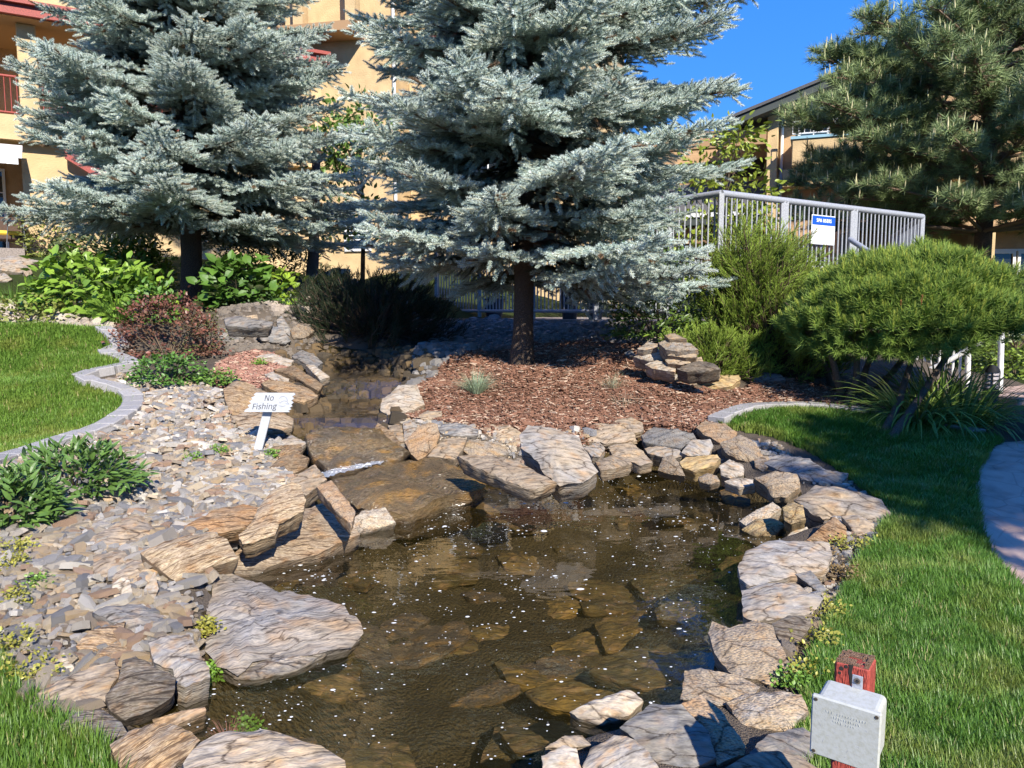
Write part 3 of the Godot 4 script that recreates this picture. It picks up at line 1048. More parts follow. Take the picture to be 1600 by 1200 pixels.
	rock("1170,1176 1200,1146 1255,1135 1272,1150 1268,1190 1215,1192", A, 30, 0.2, "slate", "dark shaded rock beside the grey junction box")
	rock("890,1112 922,1095 980,1076 990,1079 1006,1095 982,1118 940,1132 905,1123", 0.01, 30, 0.16, "cream", "cream white stone lying out in the water near the front", "rock", 0.12)
	rock("968,1136 1015,1099 1065,1101 1085,1118 1107,1142 1118,1182 1085,1201 1027,1192 990,1154", A, 42, 0.26, "slate", "big slate grey boulder with a black crack at the front edge", "rock", 0.08)
	rock("1062,1101 1095,1086 1127,1109 1166,1165 1163,1178 1120,1194 1106,1142", A, 36, 0.24, "orange", "orange tan slab leaning on the right of the cracked slate boulder", "rock_speckled", 0.05)
	rock("910,1197 922,1170 960,1149 980,1149 1015,1175 1032,1206 990,1238 920,1232", A, 40, 0.22, "grey", "grey boulder at the bottom edge in front of the cracked slate boulder", "rock", 0.1)
	rock("846,1181 880,1164 900,1170 910,1206 900,1232 850,1226", A, 42, 0.2, "pale", "pale grey rock at the bottom edge left of the grey boulder", "rock", 0.1)
	rock("851,1168 882,1149 910,1149 924,1164 890,1168", A, 30, 0.14, "tan", "small tan rock behind the pale grey one at the front edge")
	rock("1128,1202 1165,1180 1210,1171 1250,1180 1292,1212 1250,1245 1150,1240", A, 30, 0.22, "brown", "brown rock at the bottom edge under the junction box")
	# left bank
	rock("252,922 287,900 325,895 380,899 437,915 497,930 535,947 567,970 565,986 547,1002 505,1020 440,1024 395,1032 370,1056 335,1040 315,1010 295,978 262,950", 0.035, 8, 0.12, "grey", "huge flat grey slab reaching over the water on the left bank", "rock", 0.03)
	rock("365,1056 380,1036 435,1024 510,1019 480,1036 452,1047 400,1058", 0.012, 6, 0.05, "pale", "lower pale ledge under the front of the huge flat slab")
	rock("373,836 395,812 402,795 427,764 457,751 470,757 478,780 473,798 437,818 430,833 395,848 379,849", A, 40, 0.2, "cream", "cream and grey striped boulder above the sloping pale slab", "rock_striped", 0.06)
	rock("272,841 295,817 345,792 380,786 406,792 396,813 385,822 337,833 295,837", A, 26, 0.12, "orange", "flat orange slab left of the striped boulder", "rock_striped", 0.03)
	rock("219,863 270,840 335,830 356,842 373,873 327,886 277,911 245,886", A, 46, 0.26, "cream", "angular cream and orange boulder behind the huge flat slab", "rock_striped", 0.1)
	rock("328,894 375,856 385,850 440,820 477,794 520,780 543,812 563,833 495,864 425,884 382,902", 0.0, 31, 0.26, "pale", "broad pale slab sloping into the pond on the left", "rock_striped", 0.03)
	rock("495,760 517,749 538,775 556,798 549,820 525,797", A, 24, 0.1, "orange", "orange rock propped at the upper end of the sloping pale slab", "rock_speckled", 0.06)
	rock("549,811 565,799 602,792 618,816 565,834 552,824", 0.01, 42, 0.2, "cream", "cream block standing in the water below the lower wet slab", "rock_speckled", 0.08)
	rock("453,749 492,724 511,748 478,773 462,766", A, 38, 0.2, "brown", "brown three cornered rock above the propped orange rock")
	rock("413,738 435,716 465,706 483,715 478,731 450,743 435,738", A, 46, 0.18, "brown", "ridged brown boulder below the fishing sign's post", "rock_striped", 0.1)
	rock("413,705 428,696 471,693 474,703 460,713 434,722", A, 26, 0.12, "tan", "tan layered slab right of the fishing sign's post", "rock_striped")
	rock("434,691 455,679 480,691 472,697 445,695", A, 24, 0.1, "grey", "thin grey slab behind the tan layered slab by the brook")
	rock("349,609 368,590 396,602 428,618 404,642 372,651 357,643", A, 44, 0.26, "mixed", "large striped slab rising behind the fishing sign", "rock_striped", 0.05)
	rock("360,648 387,643 441,643 459,654 457,666 434,671 394,678 377,672", A, 30, 0.18, "pale", "light streaked slab directly under the fishing sign's board", "rock_striped", 0.05)
	rock("408,599 420,592 450,596 484,607 498,618 475,629 455,624", A, 30, 0.2, "tan", "tan slab between the fishing sign and the brook", "rock_striped")
	rock("413,585 428,579 452,592 450,598 424,593", A, 30, 0.08, "grey", "small grey slab on the red mulch left of the brook")
	rock("428,577 460,570 494,593 505,600 497,610 460,588", A, 28, 0.14, "brown", "brown slab running down to the brook at the shade line", "rock_striped")
	rock("398,557 423,551 459,563 453,572 425,566", A, 22, 0.1, "pale", "pale flat slab at the upper corner of the red mulch")
	rock("477,569 491,570 515,588 501,594", A, 34, 0.14, "pale", "pale stone at the edge of the deep shade by the brook")
	rock("139,837 199,809 222,805 249,829 227,841 186,859 142,857", A, 16, 0.09, "tan", "large flat brown and tan slab in the slate chips")
	rock("145,868 195,859 202,870 173,903 147,899", A, 20, 0.1, "brown", "squarish brown slab with a blue corner in the slate chips")
	rock("198,873 225,874 247,893 241,909 207,916 174,903", A, 18, 0.1, "tan", "flat tawny slab left of the angular cream boulder")
	rock("175,913 190,901 203,907 211,942 180,943", A, 62, 0.1, "pale", "thin pale stone set on edge in the slate chips")
	rock("225,920 242,893 248,920 237,949 225,942", A, 64, 0.1, "grey", "thin grey stone set on edge beside the huge flat slab")
	rock("145,956 165,945 220,943 283,976 265,986 217,1001 195,978", A, 18, 0.12, "slate", "dark three cornered slab left of the huge flat slab")
	rock("117,1009 140,985 196,970 191,991 180,1001 140,1024", A, 34, 0.16, "tan", "tan ridged block in front of the dark three cornered slab", "rock_striped", 0.08)
	rock("138,1029 175,1005 208,995 217,1008 176,1031 118,1044", A, 24, 0.12, "tan", "flat tan slab between the ridged block and the brown grey slab", "rock_striped")
	rock("232,1001 255,991 296,989 308,1010 328,1046 328,1057 290,1072 275,1066 270,1046 240,1033", A, 20, 0.18, "grey", "smooth grey slab wedged against the huge flat slab's left end")
	rock("164,1087 185,1064 192,1032 212,1024 240,1040 276,1058 270,1087 240,1108 195,1126 172,1109", A, 48, 0.3, "slate", "round dark boulder with cream veins at the left front", "rock_striped", 0.14)
	rock("51,1087 100,1056 180,1031 188,1050 172,1073 161,1107 127,1112 87,1102 57,1102", A, 24, 0.2, "brown", "broad brown grey slab left of the veined boulder")
	rock("76,1047 100,1019 118,1045 95,1059", A, 34, 0.12, "cream", "small mottled cream stone at the left edge of the slate chips")
	rock("90,1134 122,1111 156,1106 191,1128 199,1144 160,1162 110,1168", A, 26, 0.18, "blue", "blue grey slab beside the grass at the lower left", "rock_striped")
	rock("84,1112 112,1101 128,1110 100,1127", A, 30, 0.1, "slate", "small charcoal stone at the grass edge on the lower left")
	rock("171,1162 212,1134 257,1128 301,1142 313,1156 270,1202 200,1218 176,1177", A, 28, 0.22, "mixed", "tan and grey slab at the bottom left edge of the pond", "rock_striped", 0.06)
	rock("284,1192 315,1157 360,1139 432,1139 468,1152 511,1167 537,1186 540,1206 450,1245 300,1245", A, 22, 0.22, "mixed", "broad pale slab along the bottom edge of the picture", "rock", 0.05)
	rock("238,1124 280,1111 320,1104 323,1110 272,1134 243,1132", 0.02, 20, 0.1, "orange", "long narrow orange stone floating at the waterline on the left")
	# rocks farther up the brook and beyond
	rock("340,519 362,504 377,508 384,526 370,534 345,532", A, 66, 0.3, "blue", "rounded dark block left of the little waterfall in shade", "rock", 0.1)
	rock("400,522 417,509 440,510 454,532 447,538 410,532", A, 66, 0.3, "blue", "dark faced block right of the little waterfall in shade", "rock", 0.08)
	rock("350,496 374,493 404,499 427,503 422,510 392,512 353,508", 1.44, 40, 0.14, "slate", "flat ledge capping the waterfall wall")
	rock("432,500 440,493 455,515 453,525 434,511", A, 60, 0.2, "blue", "tall dark stone at the right end of the waterfall wall")
	rock("453,516 464,504 479,505 491,517 476,528 458,529", A, 52, 0.25, "brown", "brown boulder with a sunlit cap right of the waterfall wall", "rock_speckled", 0.12)
	rock("384,494 402,491 403,498 385,499", A, 40, 0.1, "tan", "small tan cobble on top of the waterfall wall", "rock", 0.15)
	rock("455,556 470,546 490,552 505,566 496,573 474,566", A, 26, 0.14, "slate", "flat stone in dappled shade at the brook's bend")
	rock("-10,404 15,399 32,401 62,407 50,412 34,425 12,423 -8,420", A, 42, 0.5, "grey", "long weathered grey rock ledge below the left patio lawn", "rock", 0.1)
	rock("-6,429 7,426 20,436 12,440 -6,438", A, 46, 0.3, "grey", "grey rock under the weathered ledge at the left edge", "rock", 0.1)
	rock("35,423 46,415 51,427 41,432", A, 46, 0.3, "brown", "small brown rock at the right end of the weathered ledge")
	rock("500,428 520,418 548,420 545,432 512,436", A, 40, 0.3, "pale", "pale rock seen between the two spruces", "rock", 0.1)
	# stacked rocks right of the mulch
	var st := "rocks stacked at the right of the mulch"
	rock("1018,579 1032,577 1063,586 1055,593 1026,589", A, 44, 0.2, "grey", "grey bottom stone at the left foot of the rock stack", "rock", 0.05, st)
	rock("1008,569 1026,562 1056,571 1055,581 1020,576", 0.92, 44, 0.2, "pale", "pale stone second from the bottom at the left of the rock stack", "rock", 0.06, st)
	rock("990,557 1000,547 1026,543 1043,554 1036,565 1008,563", 1.02, 50, 0.22, "pale", "rounded pale stone at the left end of the rock stack", "rock_speckled", 0.12, st)
	rock("995,545 1012,534 1028,537 1027,543 1006,547", 1.15, 40, 0.16, "grey", "flat grey stone on top of the rounded pale stone in the stack", "rock", 0.05, st)
	rock("1028,535 1052,527 1080,537 1091,546 1060,549 1040,545", 1.15, 34, 0.2, "grey", "broad grey capstone across the middle of the rock stack", "rock_speckled", 0.06, st)
	rock("1039,562 1046,557 1078,557 1079,567 1064,570 1044,568", 1.0, 52, 0.2, "tan", "tan squared stone in the middle row of the rock stack", "rock", 0.08, st)
	rock("1043,555 1056,548 1088,549 1089,558 1072,559", 1.08, 48, 0.2, "tan", "tan slab directly under the broad grey capstone", "rock", 0.06, st)
	rock("1057,576 1088,563 1116,567 1126,576 1100,581 1072,581", 0.94, 42, 0.2, "slate", "long dark slab in the lower right of the rock stack", "rock_striped", 0.06, st)
	rock("1087,581 1112,575 1126,580 1112,585", 0.88, 42, 0.16, "cream", "thin cream stone under the long dark slab", "rock", 0.05, st)
	rock("1084,591 1104,585 1154,585 1157,592 1144,603 1118,607 1094,605", A, 38, 0.2, "gold", "wide golden slab lying on the mulch before the rock stack", "rock", 0.05, st)
	rock("1050,597 1064,590 1085,593 1090,600 1070,602", A, 30, 0.12, "brown", "low brown stone left of the wide golden slab", "rock", 0.05, st)
	rock("1164,583 1178,578 1220,585 1228,594 1180,597 1168,591", A, 40, 0.2, "slate", "dark slab in deep shade under the juniper", "rock", 0.05, st)
	rock("1038,523 1054,520 1074,530 1046,530", 1.28, 34, 0.14, "brown", "small reddish stone on the very top of the rock stack", "rock", 0.05, st)
	rock("975,551 986,545 993,554 982,559", A, 50, 0.15, "blue", "small blue grey cobble left of the rock stack", "rock", 0.15, st)
	rock("1080,561 1096,557 1099,565 1082,567", 1.0, 50, 0.16, "tan", "small tan stone filling a gap at the right of the rock stack", "rock", 0.1, st)
	rock("1130,579 1140,574 1149,584 1134,585", A, 44, 0.16, "slate", "small slate stone between the stack and the juniper", "rock", 0.1, st)
	rock("1098,547 1126,540 1150,555 1141,567 1108,561", A, 42, 0.16, "pale", "pale slab at the right end of the rock stack's upper row", "rock_speckled", 0.06, st)
	rock("1086,537 1112,529 1128,539 1102,546", A, 36, 0.14, "grey", "thin grey slab behind the broad capstone of the stack", "rock", 0.05, st)
	rock("1118,564 1146,559 1163,574 1132,577", A, 40, 0.14, "slate", "dark thin slab low at the right of the rock stack", "rock_striped", 0.05, st)
	rock("1003,534 1024,524 1040,528 1022,536", A, 36, 0.14, "grey", "grey slab behind the left end of the rock stack", "rock", 0.06, st)
	# wet slabs of the cascade
	rock("520,748 560,732 640,716 700,722 752,738 760,752 740,768 690,778 640,798 575,796 530,770", 0.11, 7, 0.28, "wet", "lower wet slab where the brook slides into the pond", "rock_wet", 0.03, "wet slabs of the cascade")
	rock("478,676 520,664 590,664 606,678 640,704 622,716 560,730 520,738 496,720 482,702", 0.2, 22, 0.3, "wet", "upper wet slab below the brook's narrow mouth", "rock_wet", 0.03, "wet slabs of the cascade")
	# stones lying on the pond's bed
	var n := 0
	var bb := bounds(pond_poly)
	while n < 58:
		var q := Vector2(rr(bb.position.x, bb.end.x), rr(bb.position.y, bb.end.y))
		if sdf(pond_poly, q) > -0.14:
			continue
		n += 1
		var p := on(q.x, q.y, 0.03)
		var size := rr(0.14, 0.36) * (1.0 + 0.5 * rr(0, 1) * rr(0, 1))
		var ol := PackedVector2Array()
		var k0 := rr(0, TAU)
		var st2 := rr(0.5, 0.9)
		for k in 8:
			var th := TAU * k / 8.0 + rr(-0.25, 0.25)
			var r := size * rr(0.6, 1.1)
			ol.append(Vector2(cos(th) * r, sin(th) * r * st2).rotated(k0))
		var o := mi("drowned_stone", rock_mesh(ol, 0.07, ["algae", "algae", "wet", "algae", "algae", "amber"][n % 6], 0.03), M[["rock_speckled", "rock"][n % 2]])
		o.transform = Transform3D(Basis(Vector3(rr(-1, 1), 0, rr(-1, 1)).normalized(), rr(0, 0.2)), p)
		tag(o, "brown algae covered stone lying under the pond's water", "rock", "stones under the pond's water")


# ---------------------------------------------------------------- buildings
func frame_at(called: String, at: Vector3, right: Vector3) -> Node3D:
	var o := base(called, at)
	var r := Vector3(right.x, 0, right.z).normalized()
	o.basis = Basis(r, Vector3.UP, r.cross(Vector3.UP))
	return o


func slab(called: String, m: Material, parent: Node, a: Vector3, b: Vector3, ch := 0.0) -> MeshInstance3D:
	var lo := Vector3(minf(a.x, b.x), minf(a.y, b.y), minf(a.z, b.z))
	var hi := Vector3(maxf(a.x, b.x), maxf(a.y, b.y), maxf(a.z, b.z))
	return mi(called, box_mesh(hi - lo, ch, (lo + hi) * 0.5), m, parent)


func window(parent: Node, c: Vector3, w: float, h: float, trim: Material, cols := 1, rows := 0, called := "window"):
	# c is the middle of the opening on the wall's face; frame proud of the wall, pane set back in it
	var f := MB.new()
	var t := 0.07
	for s in [-1.0, 1.0]:
		f.box(Transform3D(Basis(), c + Vector3(s * (w * 0.5 + t * 0.5), 0, 0.03)), Vector3(t, h + t * 2, 0.1))
		f.box(Transform3D(Basis(), c + Vector3(0, s * (h * 0.5 + t * 0.5), 0.03)), Vector3(w, t, 0.1))
	var o := mi(called, f.mesh(), trim, parent)
	mi("pane", box_mesh(Vector3(w, h, 0.02), 0, c + Vector3(0, 0, 0.01)), M.glass_dark, o)
	for k in range(1, cols):
		mi("glazing_bar", box_mesh(Vector3(0.035, h, 0.03), 0, c + Vector3(-w * 0.5 + w * k / cols, 0, 0.04)), trim, o)
	for k in range(1, rows):
		mi("glazing_bar", box_mesh(Vector3(w, 0.03, 0.028), 0, c + Vector3(0, -h * 0.5 + h * k / rows, 0.042)), trim, o)


func rail_run(parent: Node, a: Vector3, b: Vector3, h: float, m: Material, pitch := 0.13):
	var d := b - a
	var n := int(d.length() / pitch)
	mi("top_rail", bar(a + Vector3.UP * h, b + Vector3.UP * h, 0.035), m, parent)
	mi("bottom_rail", bar(a + Vector3.UP * 0.08, b + Vector3.UP * 0.08, 0.025), m, parent)
	for i in n + 1:
		var p := a.lerp(b, float(i) / n)
		mi("baluster", bar(p + Vector3.UP * 0.1, p + Vector3.UP * (h - 0.03), 0.013, 5), m, parent)


func buildings():
	# left: three storeys of tan stucco with a porch, red fascia and an outside stair
	var o := frame_at("apartment_building", at_d(60, 396, 20.0), Vector3(0.86, 0, -0.50))
	tag(o, "tan stucco apartment house with red rails and porch behind the left spruce", "building")
	var S: Material = M.stucco
	slab("wall", S, o, Vector3(-0.25, -1.2, 0), Vector3(7.5, 2.75, -3.5))
	slab("wall", M.stucco_dark, o, Vector3(-6, -1.2, -2.4), Vector3(-0.25, 2.75, -3.5))
	slab("floor_slab", S, o, Vector3(-6, 2.75, 0.35), Vector3(7.5, 3.35, -3.5))
	slab("patio", M.deck, o, Vector3(-6, -1.0, 1.4), Vector3(-0.25, 0.02, -2.4))
	slab("porch_wall", M.stucco_dark, o, Vector3(-6, 3.35, -2.2), Vector3(7.5, 5.75, -3.5))
	for s in [-0.1, 3.9, 7.2]:
		slab("column", S, o, Vector3(s - 0.1, 3.35, 0.25), Vector3(s + 0.32, 5.6, -0.2), 0.02)
	slab("porch_ceiling", M.soffit, o, Vector3(-6, 5.6, 0.7), Vector3(7.5, 5.75, -2.2))
	slab("fascia", M.red_paint, o, Vector3(-6, 5.62, 0.82), Vector3(7.5, 5.86, 0.7))
	slab("gutter", M.red_paint, o, Vector3(-6, 5.86, 0.94), Vector3(7.5, 5.95, 0.72))
	var rf := MB.new()
	rf.hull8([Vector3(-6, 5.86, 0.7), Vector3(7.5, 5.86, 0.7), Vector3(7.5, 5.86, -2.9), Vector3(-6, 5.86, -2.9), Vector3(-6, 5.97, 0.7), Vector3(7.5, 5.97, 0.7), Vector3(7.5, 7.0, -2.9), Vector3(-6, 7.0, -2.9)])
	mi("roof", rf.mesh(), M.shingle, o)
	slab("upper_wall", S, o, Vector3(-6, 5.0, -2.9), Vector3(7.5, 14, -9))
	for s in [-3.0, 0.4, 3.2]:
		slab("pier", S, o, Vector3(s, 6.4, -1.9), Vector3(s + 0.9, 14, -2.9))
	window(o, Vector3(-1.3, 4.3, -2.2), 0.9, 2.0, M.white_trim, 1, 1, "door")
	window(o, Vector3(1.6, 4.6, -2.2), 1.7, 1.1, M.white_trim, 3, 3)
	window(o, Vector3(5.4, 4.6, -2.2), 1.5, 1.1, M.white_trim, 3, 3)
	window(o, Vector3(-1.35, 1.2, -2.4), 1.1, 2.3, M.white_trim, 1, 4, "door")
	rail_run(o, Vector3(-6, 3.35, 0.2), Vector3(-0.25, 3.35, 0.2), 0.95, M.red_paint)
	rail_run(o, Vector3(0.3, 3.35, 0.2), Vector3(3.7, 3.35, 0.2), 0.95, M.red_paint)
	# stair slanting down along the wall
	var sa := Vector3(0.7, 2.7, 0.35)
	var sb := Vector3(3.6, 0.9, 0.35)
	var str_ := MB.new()
	str_.hull8([sa + Vector3(0, -0.3, 0.06), sa + Vector3(0, -0.3, -0.06), sb + Vector3(0, -0.3, -0.06), sb + Vector3(0, -0.3, 0.06), sa + Vector3(0, 0, 0.06), sa + Vector3(0, 0, -0.06), sb + Vector3(0, 0, -0.06), sb + Vector3(0, 0, 0.06)])
	mi("stair_stringer", str_.mesh(), M.red_paint, o)
	mi("stair_rail", bar(sa + Vector3.UP * 0.75, sb + Vector3.UP * 0.75, 0.05), M.red_paint, o)
	for i in 24:
		var p := sa.lerp(sb, (i + 0.5) / 24.0)
		mi("baluster", bar(p, p + Vector3.UP * 0.75, 0.018, 5), M.white_trim, o)
	slab("wall_vent", M.white_trim, o, Vector3(1.62, 0.45, 0.04), Vector3(2.3, 0.95, 0.0))
	for k in 4:
		slab("louver", M.metal_dark, o, Vector3(1.68, 0.52 + k * 0.11, 0.05), Vector3(2.24, 0.57 + k * 0.11, 0.03))
	slab("wall_pier", S, o, Vector3(0.02, -1.2, 0.3), Vector3(0.3, 0.12, 0.02))
	# fabric awning under the porch floor
	var aw := MB.new()
	aw.hull8([Vector3(-6, 2.55, 0.35), Vector3(-0.2, 2.55, 0.35), Vector3(-0.2, 2.20, 1.0), Vector3(-6, 2.20, 1.0), Vector3(-6, 2.62, 0.36), Vector3(-0.2, 2.62, 0.36), Vector3(-0.2, 2.27, 1.01), Vector3(-6, 2.27, 1.01)].map(func(q): return q * Vector3(1, 1, 1)))
	mi("awning", aw.mesh(), M.awning, o)
	for k in 22:
		slab("awning_scallop", [M.awning, M.white_trim][k % 2], o, Vector3(-6 + k * 0.26, 2.05, 1.012), Vector3(-5.745 + k * 0.26, 2.27, 1.0))

	# the wing behind the two spruces
	var w := frame_at("apartment_wing", at_d(620, 420, 23.0), Vector3(0.975, 0, 0.22))
	tag(w, "tan stucco wing with dark balcony recesses seen between the two spruces", "building")
	slab("wall", S, w, Vector3(-3.4, -2, 0), Vector3(0, 12, -5))
	slab("wall", S, w, Vector3(0.02, -2, -1.2), Vector3(6.2, 12, -5))
	slab("wall", S, w, Vector3(-9, -2, -2.5), Vector3(-3.4, 12, -6))
	slab("balcony", M.soffit, w, Vector3(-3.35, 6.6, 0.9), Vector3(-0.9, 6.85, 0.0))
	slab("balcony", S, w, Vector3(-8, 3.0, -0.6), Vector3(-3.45, 4.2, -2.5))
	for s in [-2.7, -1.1]:
		slab("column", S, w, Vector3(s, 6.85, 0.85), Vector3(s + 0.3, 10, 0.5))
	window(w, Vector3(-1.2, 1.0, 0.0), 0.7, 0.8, M.white_trim, 1, 6)
	window(w, Vector3(1.9, 6.4, -1.2), 2.9, 1.0, M.red_paint, 3, 1)
	window(w, Vector3(2.2, 2.7, -1.2), 1.8, 1.3, M.white_trim, 3, 2)
	window(w, Vector3(-5.6, 5.6, -2.5), 2.0, 1.9, M.white_trim, 2, 1)
	slab("sill", M.red_paint, w, Vector3(0.3, 5.72, -1.05), Vector3(3.6, 5.86, -1.2))
	mi("drainpipe", bar(Vector3(0.02, -1, 0.06), Vector3(0.02, 11, 0.06), 0.05), M.white_trim, w)
	slab("low_wall", S, w, Vector3(0.5, -2, 1.5), Vector3(7, 0.75, 1.1))

	# the house at the right behind the pine
	var r := frame_at("stucco_house", at_d(1212, 300, 24.0), Vector3(0.93, 0, 0.36))
	tag(r, "tan stucco house with dark eaves and a small balcony behind the pine", "building")
	var y0 := -3.4
	slab("wall", M.stucco_dark, r, Vector3(0.0, y0, -0.5), Vector3(7.5, 2.55, -7))
	slab("column", S, r, Vector3(-0.3, y0, 0.0), Vector3(0.02, 2.45, -0.6), 0.02)
	slab("wall", M.stucco_dark, r, Vector3(-5.5, y0, -2.4), Vector3(-0.3, 2.2, -7))
	mi("drainpipe", bar(Vector3(0.12, y0, -0.4), Vector3(0.12, 2.35, -0.4), 0.05), M.white_trim, r)
	var eave := MB.new()
	eave.hull8([Vector3(-1.2, 1.95, 0.7), Vector3(8, 5.0, 0.7), Vector3(8, 5.0, -7.5), Vector3(-1.2, 1.95, -7.5), Vector3(-1.2, 2.17, 0.7), Vector3(8, 5.22, 0.7), Vector3(8, 5.22, -7.5), Vector3(-1.2, 2.17, -7.5)])
	mi("eave", eave.mesh(), M.dark_trim, r)
	var rof := MB.new()
	rof.hull8([Vector3(-1.4, 2.11, 0.78), Vector3(8.1, 5.26, 0.78), Vector3(8.1, 5.26, -7.6), Vector3(-1.4, 2.11, -7.6), Vector3(-1.4, 2.2, 0.78), Vector3(8.1, 5.35, 0.78), Vector3(8.1, 5.8, -4), Vector3(-1.4, 2.75, -4)])
	mi("roof", rof.mesh(), M.shingle, r)
	var gw := MB.new()
	gw.prism(Transform3D(), PackedVector2Array([Vector2(0.05, 2.5), Vector2(7.5, 2.5), Vector2(7.5, 4.8), Vector2(0.25, 2.42)]), -6.9, -0.52)
	mi("gable_wall", gw.mesh(), M.stucco_dark, r)
	window(r, Vector3(1.02, 1.95, -0.5), 0.75, 1.0, M.white_trim, 2, 2)
	slab("balcony_wall", S, r, Vector3(0.45, 0.62, 0.75), Vector3(4.2, 1.38, -0.48), 0.02)
	slab("balcony_sill", M.blue_trim, r, Vector3(0.4, 1.38, 0.8), Vector3(4.25, 1.46, -0.48))
	rail_run(r, Vector3(0.45, 1.46, 0.7), Vector3(4.2, 1.46, 0.7), 0.42, M.white_trim, 0.16)
	slab("floor_band", S, r, Vector3(0.2, 0.1, 0.3), Vector3(7.5, 0.6, -0.49))
	window(r, Vector3(2.2, -1.2, -0.5), 1.6, 1.4, M.white_trim, 2, 1)
	# lower roof at the left
	var lr := MB.new()
	lr.hull8([Vector3(-5.5, -0.75, 0.6), Vector3(-0.32, -0.75, 0.6), Vector3(-0.32, -0.75, -2.4), Vector3(-5.5, -0.75, -2.4), Vector3(-5.5, -0.62, 0.6), Vector3(-0.32, -0.62, 0.6), Vector3(-0.32, 0.75, -2.4), Vector3(-5.5, 0.75, -2.4)])
	mi("porch_roof", lr.mesh(), M.shingle, r)
	slab("porch_gutter", M.white_trim, r, Vector3(-5.5, -0.74, 0.72), Vector3(-0.33, -0.62, 0.602))
	slab("porch_fascia", M.dark_trim, r, Vector3(-5.5, -0.98, 0.66), Vector3(-0.33, -0.752, 0.55))
	slab("porch_beam", M.soffit, r, Vector3(-5.5, -1.5, 0.2), Vector3(-0.33, -1.0, -0.2))
	slab("upper_beam", M.soffit, r, Vector3(-5.5, 1.45, 0.1), Vector3(-0.32, 1.95, -0.2))
	slab("upper_recess", M.dark_room, r, Vector3(-5.5, 0.9, -2.3), Vector3(-0.5, 1.45, -2.38))

	# the low house front at the far right
	var f := frame_at("house_front", at_d(1536, 440, 21.0), Vector3(0.99, 0, 0.12))
	tag(f, "tan house front with white framed doors at the far right below the pine", "building")
	slab("wall", M.stucco_dark, f, Vector3(-3.5, -2.5, -0.9), Vector3(9, 1.5, -5))
	slab("column", S, f, Vector3(-0.24, -2.5, 0.0), Vector3(0.26, 1.4, -0.5), 0.02)
	slab("beam", M.stucco_dark, f, Vector3(-3.5, 1.4, 0.1), Vector3(9, 1.9, -0.9))
	window(f, Vector3(-0.9, -0.2, -0.9), 0.8, 2.0, M.white_trim, 1, 1, "door")
	window(f, Vector3(0.75, -0.2, -0.9), 0.75, 2.0, M.white_trim, 1, 1, "door")
	window(f, Vector3(1.75, -0.2, -0.9), 0.85, 2.0, M.white_trim, 1, 1, "door")
	slab("transom", M.white_trim, f, Vector3(0.3, 0.87, -0.84), Vector3(4, 0.93, -0.9))


